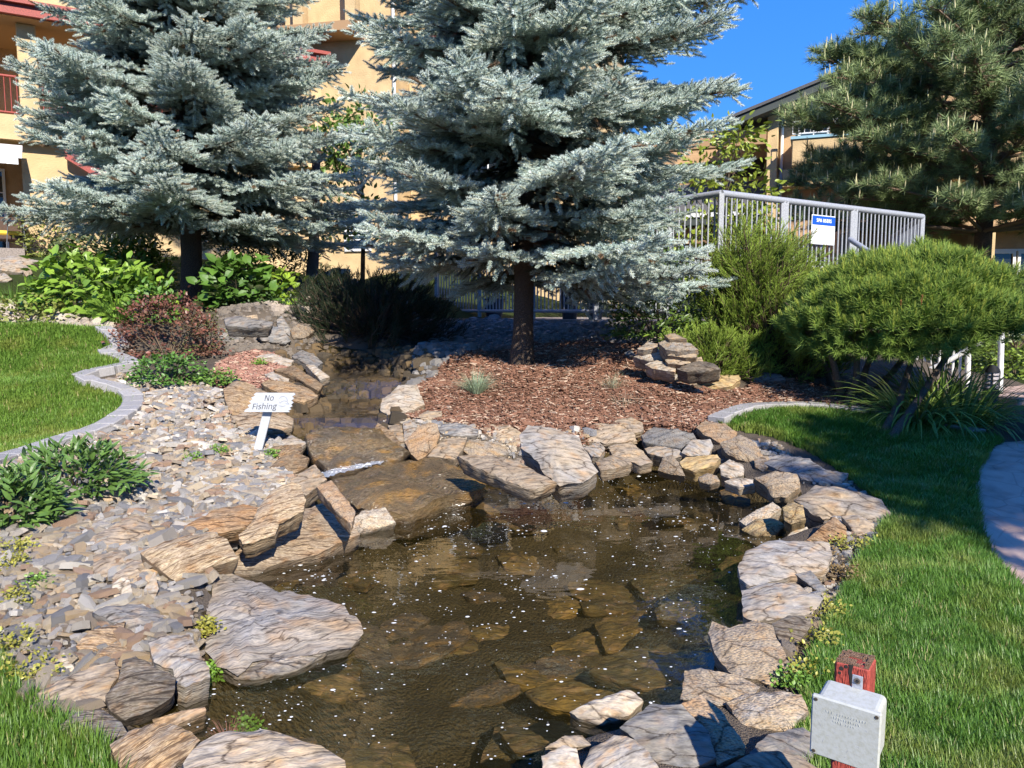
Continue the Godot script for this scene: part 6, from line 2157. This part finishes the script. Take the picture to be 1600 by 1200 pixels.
func scatter_ground():
	# slate chips
	var tones := [Color(0.34, 0.34, 0.35), Color(0.25, 0.26, 0.29), Color(0.48, 0.45, 0.42), Color(0.48, 0.40, 0.29), Color(0.50, 0.38, 0.24), Color(0.38, 0.32, 0.26), Color(0.62, 0.60, 0.56), Color(0.40, 0.27, 0.19), Color(0.42, 0.40, 0.37), Color(0.58, 0.50, 0.38)]
	for k in tones.size():
		var lum: float = tones[k].get_luminance()
		tones[k] = tones[k].lerp(Color(lum, lum, lum * 0.98), 0.16)
	var mats := []
	for c in tones:
		var m: StandardMaterial3D = M.chip.duplicate()
		m.vertex_color_use_as_albedo = false
		m.albedo_color = Color(minf(1, c.r * 1.42), minf(1, c.g * 1.4), minf(1, c.b * 1.34)).linear_to_srgb()
		mats.append(m)
	var bed: Node3D = P.slate_bed_node
	for v in 4:
		var mesh := chip_mesh(300 + v, [0.16, 0.24, 0.34, 0.2][v])
		var xf := []
		var cols := []
		for p in places(P.slate, 3900):
			var s := 0.021 * exp(rng.randfn() * 0.5)
			if rng.randf() < 0.06:
				s *= 1.9
			s = minf(s, 0.06)
			var tilt := Basis(Vector3(rr(-1, 1), 0, rr(-1, 1)).normalized(), rr(0, 0.6))
			xf.append(Transform3D(tilt * Basis(Vector3.UP, rr(0, TAU)) * Basis().scaled(Vector3(s * rr(1.0, 2.0), s * 1.3, s)), p + Vector3.UP * (0.25 * s + rr(0, 0.02))))
			var c: Color = tones[rng.randi() % tones.size()]
			cols.append(shade(c * 1.4, c * 1.4, 0, 0.22))
		pieces("slate_chip", "slate_chips", mesh, mats, M.chip, xf, cols, bed, 75)
	# chips and pebbles strewn thinly between the rocks on the bare ground
	var thin := []
	var tcol := []
	for poly in [world_poly("1150,690 1210,690 1330,755 1400,812 1370,845 1330,880 1310,930 1280,990 1256,1050 1250,1130 1200,1000 1300,850 1280,760"), world_poly("380,880 520,760 470,700 440,640 340,650 200,860 150,1000 60,1100 160,1120 330,1040"), world_poly("600,650 690,660 1000,690 1130,700 1130,740 900,745 650,720")]:
		for p in places(poly, 900):
			var s := 0.016 * exp(rng.randfn() * 0.45)
			thin.append(Transform3D(Basis(Vector3(rr(-1, 1), rr(-1, 1), rr(-1, 1)).normalized(), rr(0, 0.6)) * Basis(Vector3.UP, rr(0, TAU)) * Basis().scaled(Vector3(s * 1.2, s * 1.4, s)), p + Vector3.UP * s * 0.3))
			var c: Color = tones[rng.randi() % tones.size()]
			tcol.append(shade(c * 1.4, c * 1.4, 0, 0.2))
	tag(mm("pebbles", chip_mesh(320, 0.3), M.chip, thin, tcol), "small stones strewn between the rocks round the pond", "", "", "stuff")
	# rounded stones
	var round_ := chip_mesh(331, 0.45, 7)
	var lots := [["pale_stones", "cream white river stones behind the left lawn", P.pale_stones, 1500, 0.05, Color(0.74, 0.68, 0.58), Color(0.60, 0.52, 0.44)], ["pale_stones", "pale pinkish stones on the bank between the two spruces", P.pale_bank, 1100, 0.05, Color(0.68, 0.60, 0.52), Color(0.52, 0.45, 0.38)], ["dark_gravel", "dark stones and soil round the little waterfall", world_poly("330,560 345,480 420,470 470,500 500,520 470,545 440,540 400,546 350,556"), 1300, 0.03, Color(0.22, 0.20, 0.18), Color(0.34, 0.30, 0.26)], ["dark_gravel", "dark grey gravel behind the right spruce's trunk", P.dark_gravel, 4200, 0.04, Color(0.24, 0.245, 0.26), Color(0.36, 0.35, 0.34)]]
	for q in lots:
		var xf := []
		var cols := []
		for p in places(q[2], q[3]):
			var s: float = q[4] * exp(rng.randfn() * 0.35)
			xf.append(Transform3D(Basis(Vector3(rr(-1, 1), rr(-1, 1), rr(-1, 1)).normalized(), rr(0, 0.7)) * Basis().scaled(Vector3(s, s, s)), p + Vector3.UP * s * 0.2))
			cols.append(shade(q[5], q[6], rng.randf(), 0.15))
		tag(mm(q[0], round_, M.stone, xf, cols), q[1], "", "", "stuff")
	var cx := []
	var cc := []
	var cb := bounds(creek_poly)
	while cx.size() < 2600:
		var p := Vector2(rr(cb.position.x, cb.end.x), rr(cb.position.y, cb.end.y))
		if -p.y < 7.5 or sample(creek_grid, p.x, p.y) > 0.25:
			continue
		var s := 0.035 * exp(rng.randfn() * 0.6)
		s = minf(s, 0.13)
		cx.append(Transform3D(Basis(Vector3(rr(-1, 1), rr(-1, 1), rr(-1, 1)).normalized(), rr(0, 0.4)) * Basis(Vector3.UP, rr(0, TAU)) * Basis().scaled(Vector3(s * rr(1, 1.6), s, s)), on(p.x, p.y, s * 0.1)))
		cc.append(shade(Color(0.10, 0.085, 0.065), Color(0.24, 0.17, 0.09), pow(rng.randf(), 1.5), 0.2))
	tag(mm("brook_stones", round_, M.stone, cx, cc), "dark wet stones in the bed of the brook", "", "", "stuff")
	# bark mulch
	var bark := MB.new()
	bark.hull8([Vector3(-0.9, -0.16, -0.25), Vector3(1.0, -0.16, -0.2), Vector3(0.85, -0.16, 0.3), Vector3(-1.0, -0.16, 0.22), Vector3(-0.8, 0.16, -0.18), Vector3(0.9, 0.1, -0.16), Vector3(0.75, 0.16, 0.22), Vector3(-0.85, 0.12, 0.16)])
	var bm := bark.mesh()
	for q in [[P.mulch, 40000, "red brown bark mulch chips under the right spruce", Color(0.27, 0.14, 0.092), Color(0.155, 0.083, 0.056)], [P.mulch_left, 5000, "pinkish bark mulch chips left of the brook", Color(0.42, 0.23, 0.17), Color(0.25, 0.13, 0.10)]]:
		var xf := []
		var cols := []
		for p in places(q[0], q[1]):
			var s := 0.0165 * exp(rng.randfn() * 0.4)
			var b := Basis(Vector3(rr(-1, 1), 0, rr(-1, 1)).normalized(), rr(0, 0.55)) * Basis(Vector3.UP, rr(0, TAU))
			xf.append(Transform3D(b * Basis().scaled(Vector3(s * rr(0.8, 1.9), s, s)), p + Vector3.UP * rr(0.0, 0.02)))
			var c := shade(q[3], q[4], rng.randf(), 0.2)
			if rng.randf() < 0.12:
				c = Color(0.46, 0.34, 0.25)
			cols.append(c)
		tag(mm("bark_mulch", bm, M.dry, xf, cols), q[2], "", "", "stuff")


# ---------------------------------------------------------------- lawns
func grass_tuft(seed_: int, n: int, tall: float, width: float) -> ArrayMesh:
	var g := RandomNumberGenerator.new()
	g.seed = seed_
	var b := MB.new()
	for i in n:
		var az := g.randf_range(0, TAU)
		var out := Vector3(cos(az), 0, sin(az))
		var side := Vector3(-out.z, 0, out.x)
		var p := out * 0.022 * sqrt(g.randf()) * 1.4
		var h := tall * g.randf_range(0.55, 1.15)
		var bend := g.randf_range(0.05, 0.55) * h
		var w := width * g.randf_range(0.7, 1.2)
		var k := g.randf_range(0.75, 1.2)
		b.col = Color(k, k, k)
		var m := p + Vector3.UP * h * 0.55 + out * bend * 0.3
		var e := p + Vector3.UP * h * 0.97 + out * bend
		b.quad(p - side * w * 0.5, p + side * w * 0.5, m + side * w * 0.42, m - side * w * 0.42)
		b.tri(m - side * w * 0.42, m + side * w * 0.42, e)
	return b.mesh()


func lawns():
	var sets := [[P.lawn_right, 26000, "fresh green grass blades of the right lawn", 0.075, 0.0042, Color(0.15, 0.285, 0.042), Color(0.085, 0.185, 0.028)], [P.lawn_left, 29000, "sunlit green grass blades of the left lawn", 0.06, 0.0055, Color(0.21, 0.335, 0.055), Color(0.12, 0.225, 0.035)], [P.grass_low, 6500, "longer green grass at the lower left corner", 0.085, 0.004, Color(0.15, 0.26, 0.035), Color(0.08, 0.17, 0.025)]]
	for q in sets:
		var poly: PackedVector2Array = q[0]
		var b := bounds(poly)
		# only what the camera could see a part of
		var lo := Vector2(maxf(b.position.x, -9.0), maxf(b.position.y, -14.5))
		var hi := Vector2(minf(b.end.x, 5.2), minf(b.end.y, -1.6))
		var xf := []
		var cols := []
		var tries := 0
		while xf.size() < q[1] and tries < q[1] * 25:
			tries += 1
			var p := Vector2(rr(lo.x, hi.x), rr(lo.y, hi.y))
			var d := -p.y
			if rng.randf() > minf(1.0, 10.0 / (d * d) + 0.12):
				continue
			if not Geometry2D.is_point_in_polygon(p, poly) or sample(pond_grid, p.x, p.y) < 0.03:
				continue
			if absf(p.x) > 0.9 * d + 0.6:
				continue
			var patch := nz.get_noise_2d(p.x * 0.8, p.y * 0.8)
			var s := rr(0.8, 1.2) * (1.0 + 0.22 * patch) * (1.0 + 0.06 * maxf(0.0, d - 4.0))
			xf.append(Transform3D(Basis(Vector3.UP, rr(0, TAU)) * Basis(Vector3.RIGHT, rr(-0.15, 0.15)) * Basis().scaled(Vector3(s * (1.0 + 0.10 * maxf(0.0, d - 4.0)), s, s * (1.0 + 0.10 * maxf(0.0, d - 4.0)))), on(p.x, p.y, -0.005)))
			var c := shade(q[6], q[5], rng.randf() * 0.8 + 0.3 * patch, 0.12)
			var worn := nz2.get_noise_2d(p.x * 1.7 + 9.0, p.y * 1.7)
			c = c.lerp(Color(0.30, 0.30, 0.07), clampf(worn * 1.1 - 0.12, 0.0, 0.45))
			if rng.randf() < 0.03:
				c = Color(0.42, 0.38, 0.16)
			cols.append(c)
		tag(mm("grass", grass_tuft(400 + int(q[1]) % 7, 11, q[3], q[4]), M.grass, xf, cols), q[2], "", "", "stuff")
	# the bank at the back left, up to the patio
	var xf := []
	var cols := []
	for p in places(world_poly("-200,398 60,397 200,402 330,405 330,420 250,412 110,412 0,403 -200,410"), 2500):
		xf.append(Transform3D(Basis(Vector3.UP, rr(0, TAU)) * Basis().scaled(Vector3(2.4, 1.3, 2.4)), p))
		cols.append(shade(Color(0.08, 0.17, 0.02), Color(0.16, 0.28, 0.03), rng.randf(), 0.1))
	tag(mm("grass", grass_tuft(410, 11, 0.08, 0.006), M.grass, xf, cols), "strip of lawn before the patio at the back left", "", "", "stuff")


# ---------------------------------------------------------------- small things
func small_things():
	fishing_sign()
	junction_box()
	path_lamp()
	# pots on the deck behind the fence
	var pots := [[772, 488, 14.9, 0.20, 0.34, "low dark round pot on the deck behind the metal fence", false], [890, 492, 13.4, 0.17, 0.62, "tall black pot of red and yellow flowers on the deck", true], [930, 494, 13.0, 0.15, 0.36, "small dark pot right of the tall flower pot on the deck", false]]
	for q in pots:
		var p := at_d(q[0], q[1], q[2])
		p.y = 1.44
		var o := base("flower_pot", p)
		tag(o, q[5], "flower pot", "pots on the deck behind the fence")
		var b := MB.new()
		var r: float = q[3]
		var h: float = q[4]
		b.tube([Vector3(0, 0, 0), Vector3(0, h * 0.5, 0), Vector3(0, h, 0)], [r * 0.72, r * 0.92, r], 18)
		mi("pot", b.mesh(), M.pot, o)
		var rim := MB.new()
		rim.tube([Vector3(0, h, 0), Vector3(0, h + 0.035, 0)], [r * 1.08, r * 1.08], 18)
		mi("rim", rim.mesh(), M.pot, o)
		var g := RandomNumberGenerator.new()
		g.seed = int(q[0])
		var m := mass(g, Vector3(r * 1.1, 0.3, r * 1.1), 40, 5, Vector2(0.05, 0.09), Color(0.2, 0.3, 0.05), Color(0.07, 0.12, 0.02), 0.5, 0.04)
		var lf := mm("foliage", leaf_mesh(0.5), M.leaf, m[0], m[1], o)
		lf.position = Vector3(0, h, 0)
		if q[6]:
			for k in 9:
				var fl := MB.new()
				var c := Vector3(g.randf_range(-0.2, 0.2), h + g.randf_range(0.12, 0.36), g.randf_range(-0.05, 0.2))
				for e in 7:
					var th := TAU * e / 7.0
					fl.tri(c, c + Vector3(cos(th - 0.35), 0.3, sin(th - 0.35)) * 0.05, c + Vector3(cos(th + 0.35), 0.3, sin(th + 0.35)) * 0.05)
				mi("flower", fl.mesh(), [flat(0.62, 0.02, 0.03), flat(0.75, 0.42, 0.02)][k % 2], o)
	# wicker chair and glass table on the patio
	var ch := base("wicker_chair", at_d(16, 394, 19.6))
	ch.rotation.y = 0.5
	tag(ch, "brown wicker armchair with a yellow cushion on the patio", "chair")
	mi("seat", box_mesh(Vector3(0.66, 0.12, 0.6), 0.03, Vector3(0, 0.34, 0)), M.wicker, ch)
	mi("backrest", box_mesh(Vector3(0.66, 0.55, 0.1), 0.04, Vector3(0, 0.62, -0.3)), M.wicker, ch)
	for s in [-1.0, 1.0]:
		var b := MB.new()
		b.tube([Vector3(s * 0.36, 0.0, 0.3), Vector3(s * 0.37, 0.45, 0.3), Vector3(s * 0.36, 0.6, 0.12), Vector3(s * 0.34, 0.62, -0.28)], [0.06, 0.06, 0.065, 0.05], 10)
		mi("armrest", b.mesh(), M.wicker, ch)
		mi("leg", bar(Vector3(s * 0.3, 0, -0.26), Vector3(s * 0.3, 0.3, -0.26), 0.03), M.wicker, ch)
	mi("cushion", box_mesh(Vector3(0.56, 0.11, 0.54), 0.04, Vector3(0, 0.455, 0.03)), M.cushion, ch)
	var tb := base("patio_table", at_d(30, 392, 19.2))
	tag(tb, "small round table with thin metal legs beside the wicker armchair", "table")
	var tp := MB.new()
	tp.tube([Vector3(0, 0.68, 0), Vector3(0, 0.71, 0)], [0.3, 0.3], 20)
	mi("tabletop", tp.mesh(), M.glass_dark, tb)
	for k in 3:
		var th := TAU * k / 3.0 + 0.4
		mi("leg", bar(Vector3(cos(th) * 0.26, 0, sin(th) * 0.26), Vector3(cos(th) * 0.2, 0.69, sin(th) * 0.2), 0.013, 6), M.metal_dark, tb)
	# pale concrete step where the path meets the stair
	var stp := MB.new()
	var p0 := at_d(1556, 640, 9.3)
	var y0 := ground(p0.x, p0.z)
	stp.box(Transform3D(Basis(Vector3.UP, 0.1), Vector3(p0.x + 1.7, y0 + 0.02, p0.z - 0.7)), Vector3(3.4, 0.14, 1.6), 0.015)
	tag(mi("landing", stp.mesh(), M.path), "grey concrete landing at the foot of the stair", "landing")
	# fallen leaves and twigs on the bark
	var xf := []
	var cols := []
	for p in places(P.mulch, 120):
		var l := rr(0.04, 0.14)
		xf.append(Transform3D(facing(Vector3(rr(-1, 1), rr(0, 0.15), rr(-1, 1)), rr(0, TAU)) * Basis().scaled(Vector3(0.006, l, 0.006)), p + Vector3.UP * 0.025))
		cols.append(shade(Color(0.42, 0.33, 0.24), Color(0.28, 0.19, 0.13), rng.randf()))
	var tw := MB.new()
	tw.tube([Vector3.ZERO, Vector3(0.3, 0.5, 0.1), Vector3(0, 1, 0)], [0.6, 0.5, 0.3], 4)
	tag(mm("twigs", tw.mesh(), M.dry, xf, cols), "fallen twigs lying on the bark mulch", "", "", "stuff")


func fishing_sign():
	var foot := hit(400, 707)
	foot = on(foot.x, foot.z, -0.04)
	var o := base("fishing_sign", foot)
	tag(o, "white wooden No Fishing sign with jagged ends on a leaning post", "sign")
	var d := -foot.z
	var c := at_d(423, 628, d - 0.02)
	var lean := (at_d(419, 646, d) - foot)
	var post_top := lean + Vector3(0.012, 0.09, -0.02)
	var dir := post_top.normalized()
	var right := (Vector3.RIGHT - dir * dir.x).normalized()
	var b := MB.new()
	b.box(Transform3D(Basis(right, dir, right.cross(dir)), post_top * 0.5), Vector3(0.075, post_top.length(), 0.022), 0.003)
	mi("post", b.mesh(), M.sign_white, o)
	# the board: an outline with jagged ends, slanting ends both to the right
	var w := 80.0 / FOCAL * d * 0.5
	var h := 30.0 / FOCAL * d * 0.5
	var ol := PackedVector2Array()
	var right_end := [[0.80, -1.0], [0.74, -0.86], [0.86, -0.72], [0.80, -0.55], [0.90, -0.4], [0.86, -0.2], [0.95, -0.02], [0.86, 0.2], [0.97, 0.4], [0.9, 0.6], [1.02, 0.82], [0.98, 1.0]]
	var left_end := [[-0.52, 1.0], [-0.62, 0.82], [-0.56, 0.68], [-0.72, 0.5], [-0.66, 0.3], [-0.80, 0.08], [-0.72, -0.12], [-0.86, -0.34], [-0.8, -0.55], [-0.97, -0.8], [-1.0, -1.0]]
	for p in right_end + left_end:
		ol.append(Vector2(p[0] * w, p[1] * h))
	var t := Transform3D(Basis(Vector3.UP, -0.05) * Basis(Vector3.RIGHT, -0.08), c - foot + Vector3(0, 0, 0.03))
	var bd := MB.new()
	bd.prism(t, ol, -0.008, 0.008)
	mi("board", bd.mesh(), M.sign_white, o)
	var font := sysfont("Droid Sans", 500, true)
	for q in [["No", 0.0, 0.46, 0.52], ["Fishing", -0.19, -0.42, 0.54]]:
		var tm := TextMesh.new()
		tm.text = q[0]
		tm.font = font
		tm.font_size = 48
		tm.pixel_size = 0.0027 * q[3]
		tm.depth = 0.002
		var l := mi("lettering", tm, M.ink, o)
		l.transform = t * Transform3D(Basis(Vector3(1, 0.02, 0), Vector3(0.22, 1, 0), Vector3(0, 0, 1)), Vector3(q[1] * w, q[2] * h, 0.0095))
	# a little line drawing of a fish leaping, at the right of the words
	var f := MB.new()
	var pts := []
	for k in 15:
		var th := lerpf(-0.4, PI + 0.9, k / 14.0)
		pts.append(Vector3(cos(th) * 0.17 * w, sin(th) * 0.42 * h, 0))
	f.tube(pts, pts.map(func(_p): return 0.0022), 4)
	f.tube([Vector3(-0.13 * w, -0.25 * h, 0), Vector3(0.02 * w, -0.05 * h, 0), Vector3(0.16 * w, -0.12 * h, 0)], [0.0022, 0.0022, 0.0022], 4)
	f.tube([Vector3(0.16 * w, -0.12 * h, 0), Vector3(0.23 * w, -0.4 * h, 0), Vector3(0.1 * w, -0.36 * h, 0)], [0.0022, 0.0022, 0.0022], 4)
	f.tube([Vector3(-0.18 * w, -0.55 * h, 0), Vector3(-0.02 * w, -0.62 * h, 0), Vector3(0.1 * w, -0.55 * h, 0)], [0.0022, 0.0022, 0.0022], 4)
	mi("fish_drawing", f.mesh(), M.ink_pale, o).transform = t * Transform3D(Basis(), Vector3(0.55 * w, 0.22 * h, 0.009))


func junction_box():
	var top := at_d(1337, 1030, 2.03)
	var g := ground(top.x, top.z)
	var h := top.y - g
	var yaw := deg_to_rad(-36.0)
	var o := base("red_post", Vector3(top.x, g, top.z))
	o.rotation.y = yaw
	tag(o, "short weathered red wooden post in the grass behind the junction box", "post")
	var b := MB.new()
	b.box(Transform3D(Basis(), Vector3(0, h * 0.5 - 0.1, 0)), Vector3(0.089, h + 0.2, 0.089), 0.006)
	mi("timber", b.mesh(), M.post_red, o)
	# splintered bare end grain with a split running down the front
	var e := MB.new()
	var gg := RandomNumberGenerator.new()
	gg.seed = 77
	var n := 7
	for j in n:
		for i in n:
			var x0 := -0.041 + 0.082 * i / n
			var z0 := -0.041 + 0.082 * j / n
			var s := 0.082 / n
			var y := h - 0.001 + gg.randf_range(0.0, 0.007)
			e.hull8([Vector3(x0, h - 0.02, z0 + s), Vector3(x0 + s, h - 0.02, z0 + s), Vector3(x0 + s, h - 0.02, z0), Vector3(x0, h - 0.02, z0), Vector3(x0, y, z0 + s), Vector3(x0 + s, y + gg.randf_range(-0.002, 0.002), z0 + s), Vector3(x0 + s, y, z0), Vector3(x0, y, z0)])
	mi("end_grain", e.mesh(), M.raw_wood, o)
	var cr := MB.new()
	var zf := 0.0447
	var cp := [Vector2(-0.004, h), Vector2(0.006, h), Vector2(0.003, h - 0.02), Vector2(0.007, h - 0.04), Vector2(0.001, h - 0.062), Vector2(-0.002, h - 0.038), Vector2(-0.006, h - 0.02)]
	cr.prism(Transform3D(Basis(), Vector3(-0.002, 0, 0)), PackedVector2Array(cp), zf - 0.002, zf + 0.0012)
	mi("crack", cr.mesh(), M.dark_room, o)
	for q in [[-0.026, h - 0.016, 0.006], [-0.014, h - 0.008, 0.005], [-0.03, h - 0.03, 0.004]]:
		var k := MB.new()
		k.tube([Vector3(q[0], q[1], zf - 0.001), Vector3(q[0], q[1], zf + 0.0008)], [q[2], q[2]], 8)
		mi("hole", k.mesh(), M.dark_room, o)

	# the box hangs on the front of the post, tilted a little clockwise and forward
	var fwd := Vector3(sin(yaw), 0, cos(yaw))
	var c := at_d(1320, 1146, 1.86)
	var bx := base("junction_box", c)
	bx.basis = Basis(Vector3.UP, yaw) * Basis(Vector3.BACK, -0.02) * Basis(Vector3.RIGHT, 0.06)
	tag(bx, "weathered grey plastic junction box with screws at its corners on the red post", "junction box")
	var w := 0.166
	var dep := 0.104
	var body := MB.new()
	var ol := PackedVector2Array()
	var r := 0.014
	for q in [[1, 1], [-1, 1], [-1, -1], [1, -1]]:
		for k in 4:
			var th := atan2(q[1], q[0]) - PI / 4 + PI / 2 * k / 3.0
			ol.append(Vector2(q[0] * (w * 0.455 - r) + cos(th) * r, q[1] * (w * 0.455 - r) + sin(th) * r))
	body.prism(Transform3D(), ol, -dep, -0.009)
	mi("body", body.mesh(), M.plastic, bx)
	var lid := MB.new()
	lid.box(Transform3D(Basis(), Vector3(0, 0, -0.002)), Vector3(w, w, 0.014), 0.004)
	var ld := mi("lid", lid.mesh(), M.plastic, bx)
	for q in [[-1, 1], [1, 1], [-1, -1], [1, -1]]:
		var s := MB.new()
		var p := Vector3(q[0] * w * 0.435, q[1] * w * 0.435, 0.004)
		s.tube([p, p + Vector3(0, 0, 0.0025)], [0.0052, 0.0046], 10)
		var sc := mi("screw", s.mesh(), M.screw, bx)
		mi("slot", box_mesh(Vector3(0.006, 0.0012, 0.0006), 0, p + Vector3(0, 0, 0.0028)), M.dark_room, sc)
	# raised moulding lines where the maker's mark sits, too worn to read
	var mk := MB.new()
	for q in [[0.048, 0.10, 15], [0.036, 0.07, 12], [0.026, 0.06, 10]]:
		for k in q[2]:
			if gg.randf() < 0.82:
				mk.box(Transform3D(Basis(Vector3.BACK, gg.randf_range(-0.5, 0.5)), Vector3(-q[1] * 0.45 + q[1] * k / q[2], q[0] + gg.randf_range(-0.0008, 0.0008), 0.0052)), Vector3(0.0016, gg.randf_range(0.004, 0.007), 0.0014))
	mi("worn_marks", mk.mesh(), M.plastic, ld)
	var sm := MB.new()
	for k in 14:
		sm.box(Transform3D(Basis(Vector3.BACK, gg.randf_range(0, PI)), Vector3(gg.randf_range(-0.07, 0.07), gg.randf_range(-0.07, 0.03), 0.0051)), Vector3(gg.randf_range(0.002, 0.009), 0.0008, 0.0004))
	mi("scratches", sm.mesh(), M.ink_pale, ld)
	# metal tab with a washer that fixes the box to the post
	var tab := base("bracket", Vector3(0.004, w * 0.455 - 0.008, -dep + 0.004), bx)
	var tp := MB.new()
	tp.box(Transform3D(Basis(), Vector3(0, 0.02, 0)), Vector3(0.026, 0.05, 0.003), 0.001)
	mi("plate", tp.mesh(), M.metal, tab)
	var ws := MB.new()
	ws.tube([Vector3(0, 0.03, 0.001), Vector3(0, 0.03, 0.0035)], [0.008, 0.008], 14)
	mi("washer", ws.mesh(), M.screw, tab)
	var hd := MB.new()
	hd.tube([Vector3(0, 0.03, 0.0035), Vector3(0, 0.03, 0.007)], [0.0045, 0.0035], 10)
	mi("bolt", hd.mesh(), M.black_metal, tab)


func path_lamp():
	var p := at_d(1547, 625, 9.0)
	p.y = ground(p.x, p.z)
	var o := base("path_lamp", p)
	tag(o, "black caged bollard lamp with a white lens beside the handrail", "lamp")
	var top := at_d(1547, 572, 9.0).y - p.y
	var lens := at_d(1547, 606, 9.0).y - p.y
	var r := 0.085
	var b := MB.new()
	b.tube([Vector3.ZERO, Vector3(0, lens, 0)], [r, r], 18)
	mi("column", b.mesh(), M.black_metal, o)
	var l := MB.new()
	l.tube([Vector3(0, lens, 0), Vector3(0, lens + 0.19, 0)], [r * 0.88, r * 0.88], 18)
	mi("lens", l.mesh(), M.lamp_glass, o)
	var d := MB.new()
	var y := lens + 0.185
	d.tube([Vector3(0, y, 0), Vector3(0, y + 0.035, 0), Vector3(0, y + 0.065, 0), Vector3(0, y + 0.085, 0)], [r * 1.08, r * 0.98, r * 0.66, r * 0.2], 18)
	mi("dome", d.mesh(), M.black_metal, o)
	for k in 3:
		var rg := MB.new()
		var pts := []
		for i in 25:
			var th := TAU * i / 24.0
			pts.append(Vector3(cos(th) * r * 0.99, lens + 0.045 + k * 0.05, sin(th) * r * 0.99))
		rg.tube(pts, pts.map(func(_q): return 0.006), 5, false)
		mi("guard_ring", rg.mesh(), M.black_metal, o)
	for k in 4:
		var th := TAU * k / 4.0 + 0.4
		mi("guard_bar", bar(Vector3(cos(th) * r, lens, sin(th) * r), Vector3(cos(th) * r, lens + 0.19, sin(th) * r), 0.006, 5), M.black_metal, o)
